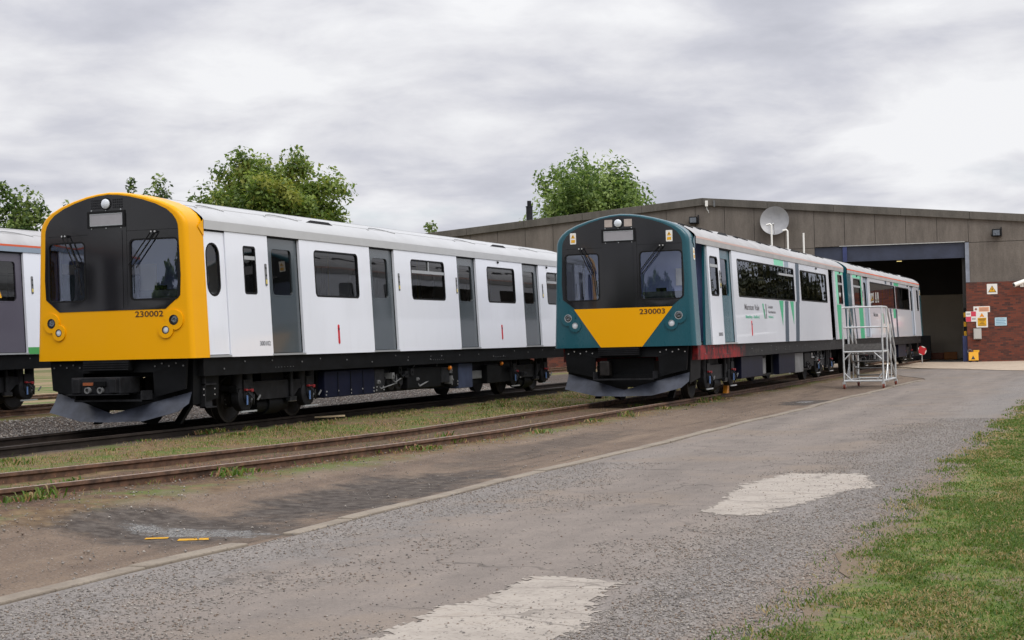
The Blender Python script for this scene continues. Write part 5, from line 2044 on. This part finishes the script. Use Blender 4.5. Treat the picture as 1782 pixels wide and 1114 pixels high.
GILLS_B = [(.6, 1.3), (1.9, 2.9), (5.2, 6.2), (7.6, 8.6), (9.9, 10.9), (12.4, 13.4), (15.0, 16.0)]
SCOOPS_B = [(3.3, 4.3), (11.2, 12.1)]
BOX_B = [(4.55, 6.75, .32, .79, 'navy', {}), (7.0, 7.35, .35, .72, 'casegrey', dict(x=1.2, depth=.15)), (7.75, 8.35, .34, .79, 'casegrey', dict(x=1.12, depth=.3)),
         (8.6, 10.6, .30, .80, 'navy', {}), (10.62, 11.7, .28, .78, 'casegrey', {}), (11.9, 13.2, .4, .76, 'under', {})]
carriage(dict(label='carriage with teal cab, yellow wedge and number 230003, nearest of the teal train', loc=(-8.89, 29.02, -.026), s=1, len=17.9, cab=True, cab_mat=TE, cab_end=.47,
              roof=M['roof_old'], cant=M['steelblue'] if False else M['roof_old'], line=M['orange_faded'], side=sideB, gills=GILLS_B, scoops=SCOOPS_B, squares=True, number='230003', wedge=True, coupler=False,
              bogies=[3.10, 15.4], boxes=BOX_B, glass=M['glass_b'], sole=M['redlead'], group='carriages of the teal train', vent_mat=M['black']))

# teal fronted unit, far carriage, turned round
sideB2 = [
    dict(t='panel', y=(.58, 2.43), m=WH, w=[(.98, 1.5, 2.08, 2.93)], r=.1),
    dict(t='door', y=(2.45, 3.53), m=M['steelblue'], w=[(2.65, 3.32, 2.07, 2.87)], r=.1),
    dict(t='panel', y=(3.53, 14.5), m=WH, w=[(3.95, 7.9, 2.09, 2.92), (8.05, 14.15, 2.09, 2.92)], r=.06, dots=[(4.4, 3.0)],
         extra=[('dark_flash', [(8.85, 1.083), (9.25, 1.083), (9.75, 2.08), (9.35, 2.08)], M['teal_stripe']), ('dark_flash', rect(7.75, 8.15, 1.083, 2.08), M['teal_stripe']), ('green_flash', rect(8.2, 8.75, 1.75, 2.08), M['green']),
                ('green_flash', rect(6.9, 8.2, 2.935, 3.045), M['green']), ('dark_flash', rect(8.6, 9.1, 2.935, 3.045), M['teal_stripe']), ('dark_flash', rect(10.1, 10.5, 2.935, 3.045), M['teal_stripe']),
                ('logo_stripe', rect(11.2, 11.35, 1.55, 1.9), M['ink_grey']), ('logo_stripe', [(11.5, 1.9), (11.65, 1.9), (11.5, 1.55), (11.42, 1.55)][::-1], M['green'])],
         text=[('Marston', 12.7, 13.7, 1.78, 1.92, M['ink_grey'])]),
    dict(t='door', y=(14.5, 15.6), m=M['steelblue'], w=[(14.7, 15.35, 2.07, 2.87)], r=.1),
    dict(t='panel', y=(15.6, 18.0), m=WH, w=[(16.2, 17.6, 2.10, 2.93)], r=.06, h={0: (16.21, 17.59, 2.66, 2.72, None)}, dots=[(16.9, 3.01)], ctl=[(15.85, 2.25, 2.6)],
         extra=[('green_flash', rect(15.98, 16.17, 2.1, 3.04), M['green']), ('mint_flash', rect(16.2, 17.7, 2.945, 3.04), M['mint']), ('green_flash', rect(15.95, 16.75, 1.083, 2.085), M['green']), ('dark_flash', [(17.35, 1.083), (17.6, 1.083), (17.8, 2.08), (17.6, 2.08)], M['teal_stripe'])]),
    dict(t='panel', y=(18.02, 18.72), m=TE),
]
carriage(dict(label='far carriage of the teal train, nosed up to the shed doorway', loc=(-8.89, 66.34, -.026), rz=PI, s=-1, len=18.74, cab=True, cab_mat=TE, cab_end=.56,
              roof=M['roof_old'], cant=M['roof_old'], line=M['orange'], side=sideB2, gills=GILLS_B, scoops=SCOOPS_B, squares=True, number='230003', wedge=True, coupler=False,
              bogies=[3.10, 15.2], boxes=BOX_B, glass=M['glass_b'], group='carriages of the teal train', vent_mat=M['black'], end_mat=TE))

# third train, glimpsed at the left edge
sideC = [dict(t='panel', y=(.53, 1.13), m=WH)] + doors_side(M['plum'], WH, WH, M['green_stripe'], None, False)
carriage(dict(label='white carriage with plum grey doors and green base stripe, cut off at left', loc=(-21.0, 9.58, .12), s=1, len=18.25, cab=False, roof_y0=.5, cab_mat=WH,
              roof=M['roof_old'], cant=M['steelblue'], line=M['orange'], side=sideC, gills=GILLS_A, scoops=SCOOPS_A, bogies=[3.1, 14.65], boxes=BOX_A, sticker=True))


# ------------------------------------------------------------------ wheeled access steps beside the far carriage
def gantry():
    x0, y0 = -6.55, 40.45
    z0 = zg(-6.2, 41.5)
    o = thing('access_platform', 'wheeled aluminium access steps standing beside the teal train', 'platform steps', (x0, y0, z0))
    W, D, R = .98, 2.35, .024
    A = M['alu']
    dk, tp, md = .98, 2.07, 1.56
    b = .16
    for (x, y, h) in ((0, 0, tp), (W, 0, tp), (0, .85, tp), (W, .85, tp)):
        MB().cyl((x, y, b), (x, y, h), R, 10).build('post', A, o, smooth=40)
    for (x, y) in ((0, D), (W, D)):
        MB().cyl((x, y, b), (x, y, .62), R, 10).build('post', A, o, smooth=40)
    for z in (tp, md):
        MB().tube([(0, .85, z), (0, 0, z), (W, 0, z), (W, .85, z)], R, 10).build('guard_rail', A, o)
    MB().tube([(0, 0, .20), (W, 0, .20), (W, D, .20), (0, D, .20), (0, 0, .20)], .028, 10).build('base_frame', A, o)
    MB().tube([(0, 0, dk - .04), (W, 0, dk - .04), (W, .85, dk - .04), (0, .85, dk - .04), (0, 0, dk - .04)], .026, 10).build('deck_frame', A, o)
    MB().box(.0, W, .0, .85, dk - .01, dk + .015).box(0, W, -.008, .008, dk + .016, dk + .16).build('deck', M['alu_dark'], o)
    n = 4
    for i in range(n):
        t = (i + .5) / n
        y, z = .95 + (D - 1.0) * t, dk - .02 - (dk - .22) * t
        MB().box(.03, W - .03, y - .11, y + .11, z - .015, z + .015).build('tread', M['alu_dark'], o)
    for x in (0.0, W):
        MB().tube([(x, .85, dk), (x, D, .2)], .03, 8).build('stringer', A, o)
        MB().tube([(x, .85, tp), (x, 1.0, tp - .02), (x, 1.15, tp - .12), (x, D - .02, .95), (x, D, .62)], R, 10).build('handrail', A, o, smooth=40)
        MB().tube([(x, .85, md), (x, 1.1, md - .18), (x, D, .6)], .018, 8).build('knee_rail', A, o)
        MB().cyl((x, 1.5, .2), (x, 1.5, 1.66), .018, 8).build('post', A, o, smooth=40)
        MB().tube([(x, .0, .62), (x, .32, .22)], .016, 8).tube([(x, .85, .62), (x, .5, .22)], .016, 8).build('brace', A, o)
    MB().tube([(0, 0, .72), (.2, 0, dk - .05)], .016, 8).tube([(W, 0, .72), (W - .22, 0, dk - .05)], .016, 8).tube([(0, 0, .42), (.2, 0, .21)], .016, 8).tube([(W, 0, .42), (W - .16, 0, .21)], .016, 8).build('brace', A, o)
    for (x, y) in ((0, 0), (W, 0), (0, D), (W, D)):
        c = MB().lathe((x - .025, y + .03, .075), (1, 0, 0), [(0, .075), (.05, .075)], 18).build('castor', M['castor'], o, smooth=35)
        MB().box(x - .04, x + .04, y - .035, y + .055, .12, .17).box(x - .042, x - .032, y - .0, y + .05, .06, .13).box(x + .032, x + .042, y - .0, y + .05, .06, .13).build('castor_fork', M['alu'], c)


gantry()


# ------------------------------------------------------------------ trees
def tree(name, label, base, height, crown_c, crown_r, clumps, leaves, size, tones, group, seed, upright=0.0, shape=None, trunk_r=.3, sparse=1.0, lumpy=1.0):
    """trunk and limbs carrying many small leaves, gathered in clumps through the crown"""
    rnd = np.random.default_rng(seed)
    rr_ = random.Random(seed)
    root = thing(name, label, 'tree', base, 0, group)
    cc, cr = Vector(crown_c), Vector(crown_r)
    # clump centres
    pts = []
    tries = 0
    while len(pts) < clumps and tries < clumps * 60:
        tries += 1
        d = rnd.normal(0, 1, 3)
        d /= np.linalg.norm(d)
        r = rnd.random() ** (1 / 2.4)
        lump = 0.86 + lumpy * 0.30 * math.sin(d[0] * 3.1 + seed) * math.cos(d[2] * 3.7 + seed * 2) + 0.16 * math.sin(d[1] * 7 + d[2] * 5 + seed)
        p = np.array([d[0] * cr.x, d[1] * cr.y, d[2] * cr.z]) * r * lump
        if shape and not shape(p[0] / cr.x, p[2] / cr.z):
            continue
        pts.append(p + np.array(cc))
    mb = MB()
    top = Vector((cc.x, cc.y, cc.z + cr.z * .45))
    mb.tube([(0, 0, -.3), (0, 0, .2), (rr_.uniform(-.1, .1), 0, height * .22), (cc.x * .5, cc.y * .5, cc.z - cr.z * .4), top], [trunk_r * 1.35, trunk_r, trunk_r * .8, trunk_r * .5, .04], 10)
    for i, p in enumerate(pts):
        if i % 2:
            continue
        k = rr_.uniform(.15, .8)
        a = Vector((cc.x * k, cc.y * k, (cc.z - cr.z * .8) + k * cr.z * .9))
        b = Vector(p)
        m = a.lerp(b, .5) + Vector((rr_.uniform(-.3, .3), rr_.uniform(-.3, .3), rr_.uniform(-.1, .5)))
        mb.tube([a, m, b], [trunk_r * .22, trunk_r * .13, .02], 5)
    mb.build('trunk', M['bark'], root, smooth=40)
    # leaves
    C = np.array(pts)
    n = len(C) * leaves
    ci = np.repeat(np.arange(len(C)), leaves)
    rad = (cr.x + cr.z) * .5 * (0.10 + 0.13 * rnd.random(len(C)))
    g = rnd.normal(0, 1, (n, 3))
    g /= np.linalg.norm(g, axis=1)[:, None]
    q = g * (rnd.random((n, 1)) ** .5) * rad[ci][:, None]
    q[:, 2] *= (1.0 + upright * 1.3)
    P = C[ci] + q
    nrm = g * .6 + rnd.normal(0, .6, (n, 3)) + np.array([0, 0, .5])
    nrm /= np.linalg.norm(nrm, axis=1)[:, None]
    t = np.cross(nrm, rnd.normal(0, 1, (n, 3)))
    t /= np.linalg.norm(t, axis=1)[:, None]
    b = np.cross(nrm, t)
    s = (size * (0.6 + 0.8 * rnd.random(n)))[:, None]
    V = np.stack([P - t * s, P + b * s * .55 + nrm * s * .12, P + t * s, P - b * s * .55 + nrm * s * .12], 1)
    F = np.arange(n * 4).reshape(n, 4)
    tone = rnd.integers(0, len(tones), len(C))
    mi = np.where(rnd.random(n) < .7, tone[ci], rnd.integers(0, len(tones), n))
    o = np_mesh('crown', V.reshape(-1, 3), F, tones, mi)
    o.parent = root
    return root


M['bark'] = simple('grey_brown_bark', lin(92, 82, 70), .9, var=.35, vscale=4, bump=.6, bscale=12)
T1 = [leafmat('leaf_mid', lin(106, 126, 58), .4), leafmat('leaf_light', lin(136, 152, 82), .4), leafmat('leaf_dark', lin(76, 96, 42), .4), leafmat('leaf_yellow', lin(140, 144, 70), .4)]
T2 = [leafmat('poplar_mid', lin(108, 130, 68), .4), leafmat('poplar_light', lin(142, 160, 98), .4), leafmat('poplar_dark', lin(76, 98, 50), .4)]
T3 = [leafmat('far_leaf_mid', lin(80, 102, 50), .3), leafmat('far_leaf_dark', lin(56, 76, 38), .3), leafmat('far_leaf_light', lin(112, 128, 70), .3)]

T4 = [leafmat('conifer_mid', lin(52, 56, 34), .15), leafmat('conifer_dark', lin(38, 42, 28), .15), leafmat('conifer_olive', lin(76, 74, 46), .15)]


def trees():
    g = 'trees beyond the trains'
    tree('broadleaf_tree', 'large broad crowned tree above the roof of the yellow fronted train', (-62.3, 110, -.2), 17.5, (-.25, 0, 10.6), (6.6, 6.0, 6.9), 460, 150, .185, T1, g, 11, 0, None, .45, 1.0, .35)
    def lobes(x, z):
        # two tall lobes with a notch of sky between them
        return not (z > -.05 and abs(x + .16) < .10 + .10 * z) and not (z > .72 and x > .75)
    tree('poplar_tree', 'dense upright tree rising behind the shed roof', (-42.4, 130, -.2), 18, (0, 0, 10.5), (6.5, 6, 7.2), 480, 150, .18, T2, g, 23, .4, None, .4, 1.0, .6)
    tree('broadleaf_tree', 'smaller tree cut off by the left edge above the green striped carriage', (-71.6, 90, -.2), 12.4, (0, 0, 7.8), (4.2, 3.5, 5.0), 190, 100, .17, T3, g, 37, .2, None, .3)
    tree('young_tree', 'sapling top just above the yellow cab roof, left of centre', (-69.9, 100, -.2), 13.8, (0, 0, 10.4), (1.3, 1.1, 4.5), 44, 80, .16, T3, g, 41, .6, None, .16, )
    tree('young_tree', 'taller sapling top at the right shoulder of the yellow cab', (-66.3, 100, -.2), 14.1, (0, 0, 10.5), (1.4, 1.2, 4.6), 48, 80, .16, T3, g, 43, .6, None, .16)
    tree('young_tree', 'small wisp of foliage peeping over the white train roof', (-67.2, 150, -.2), 14.4, (0, 0, 9.8), (2.2, 2, 4.6), 30, 50, .2, T3, g, 47, .3, None, .2)
    # these stand right of the view; the dark side windows mirror them
    k = 0
    for yw, x, h in ((32.6, 9.5, 7.2), (33.4, 11, 8.3), (34.1, 9, 7.0), (34.9, 10.5, 8.8), (35.6, 9.2, 7.4), (36.4, 11, 9.0), (37.2, 9.4, 7.8), (38.1, 10.2, 9.4), (38.9, 9.0, 8.0), (40.9, 9.5, 9.4), (42.6, 9.2, 8.6)):
        y = yw + (x + 7.5) * yw / 7.5
        k += 1
        tree('conifer_tree', 'dark conifer right of the shed, in the row the train windows mirror', (x, y, -.2), h, (0, 0, h * .50), (1.5 if yw < 40 else .8, 1.5, h * .5), 60, 50, .24, T4, 'conifers mirrored in the train windows', 60 + k, .6, None, .2)
    # and these stand behind the viewpoint; the windscreens mirror them
    for k, (x, y, h) in enumerate(((-58, -50, 5.4), (-46, -46, 6.6), (-34, -52, 5.6), (-22, -48, 6.2), (-10, -52, 5.2))):
        tree('roadside_tree', 'broad tree behind the viewpoint, in the row the windscreens mirror', (x, y, -.2), h, (0, 0, h * .52), (6.5, 5, h * .48), 70, 60, .45, T3, 'trees mirrored in the windscreens', 90 + k, 0, None, .3)


trees()
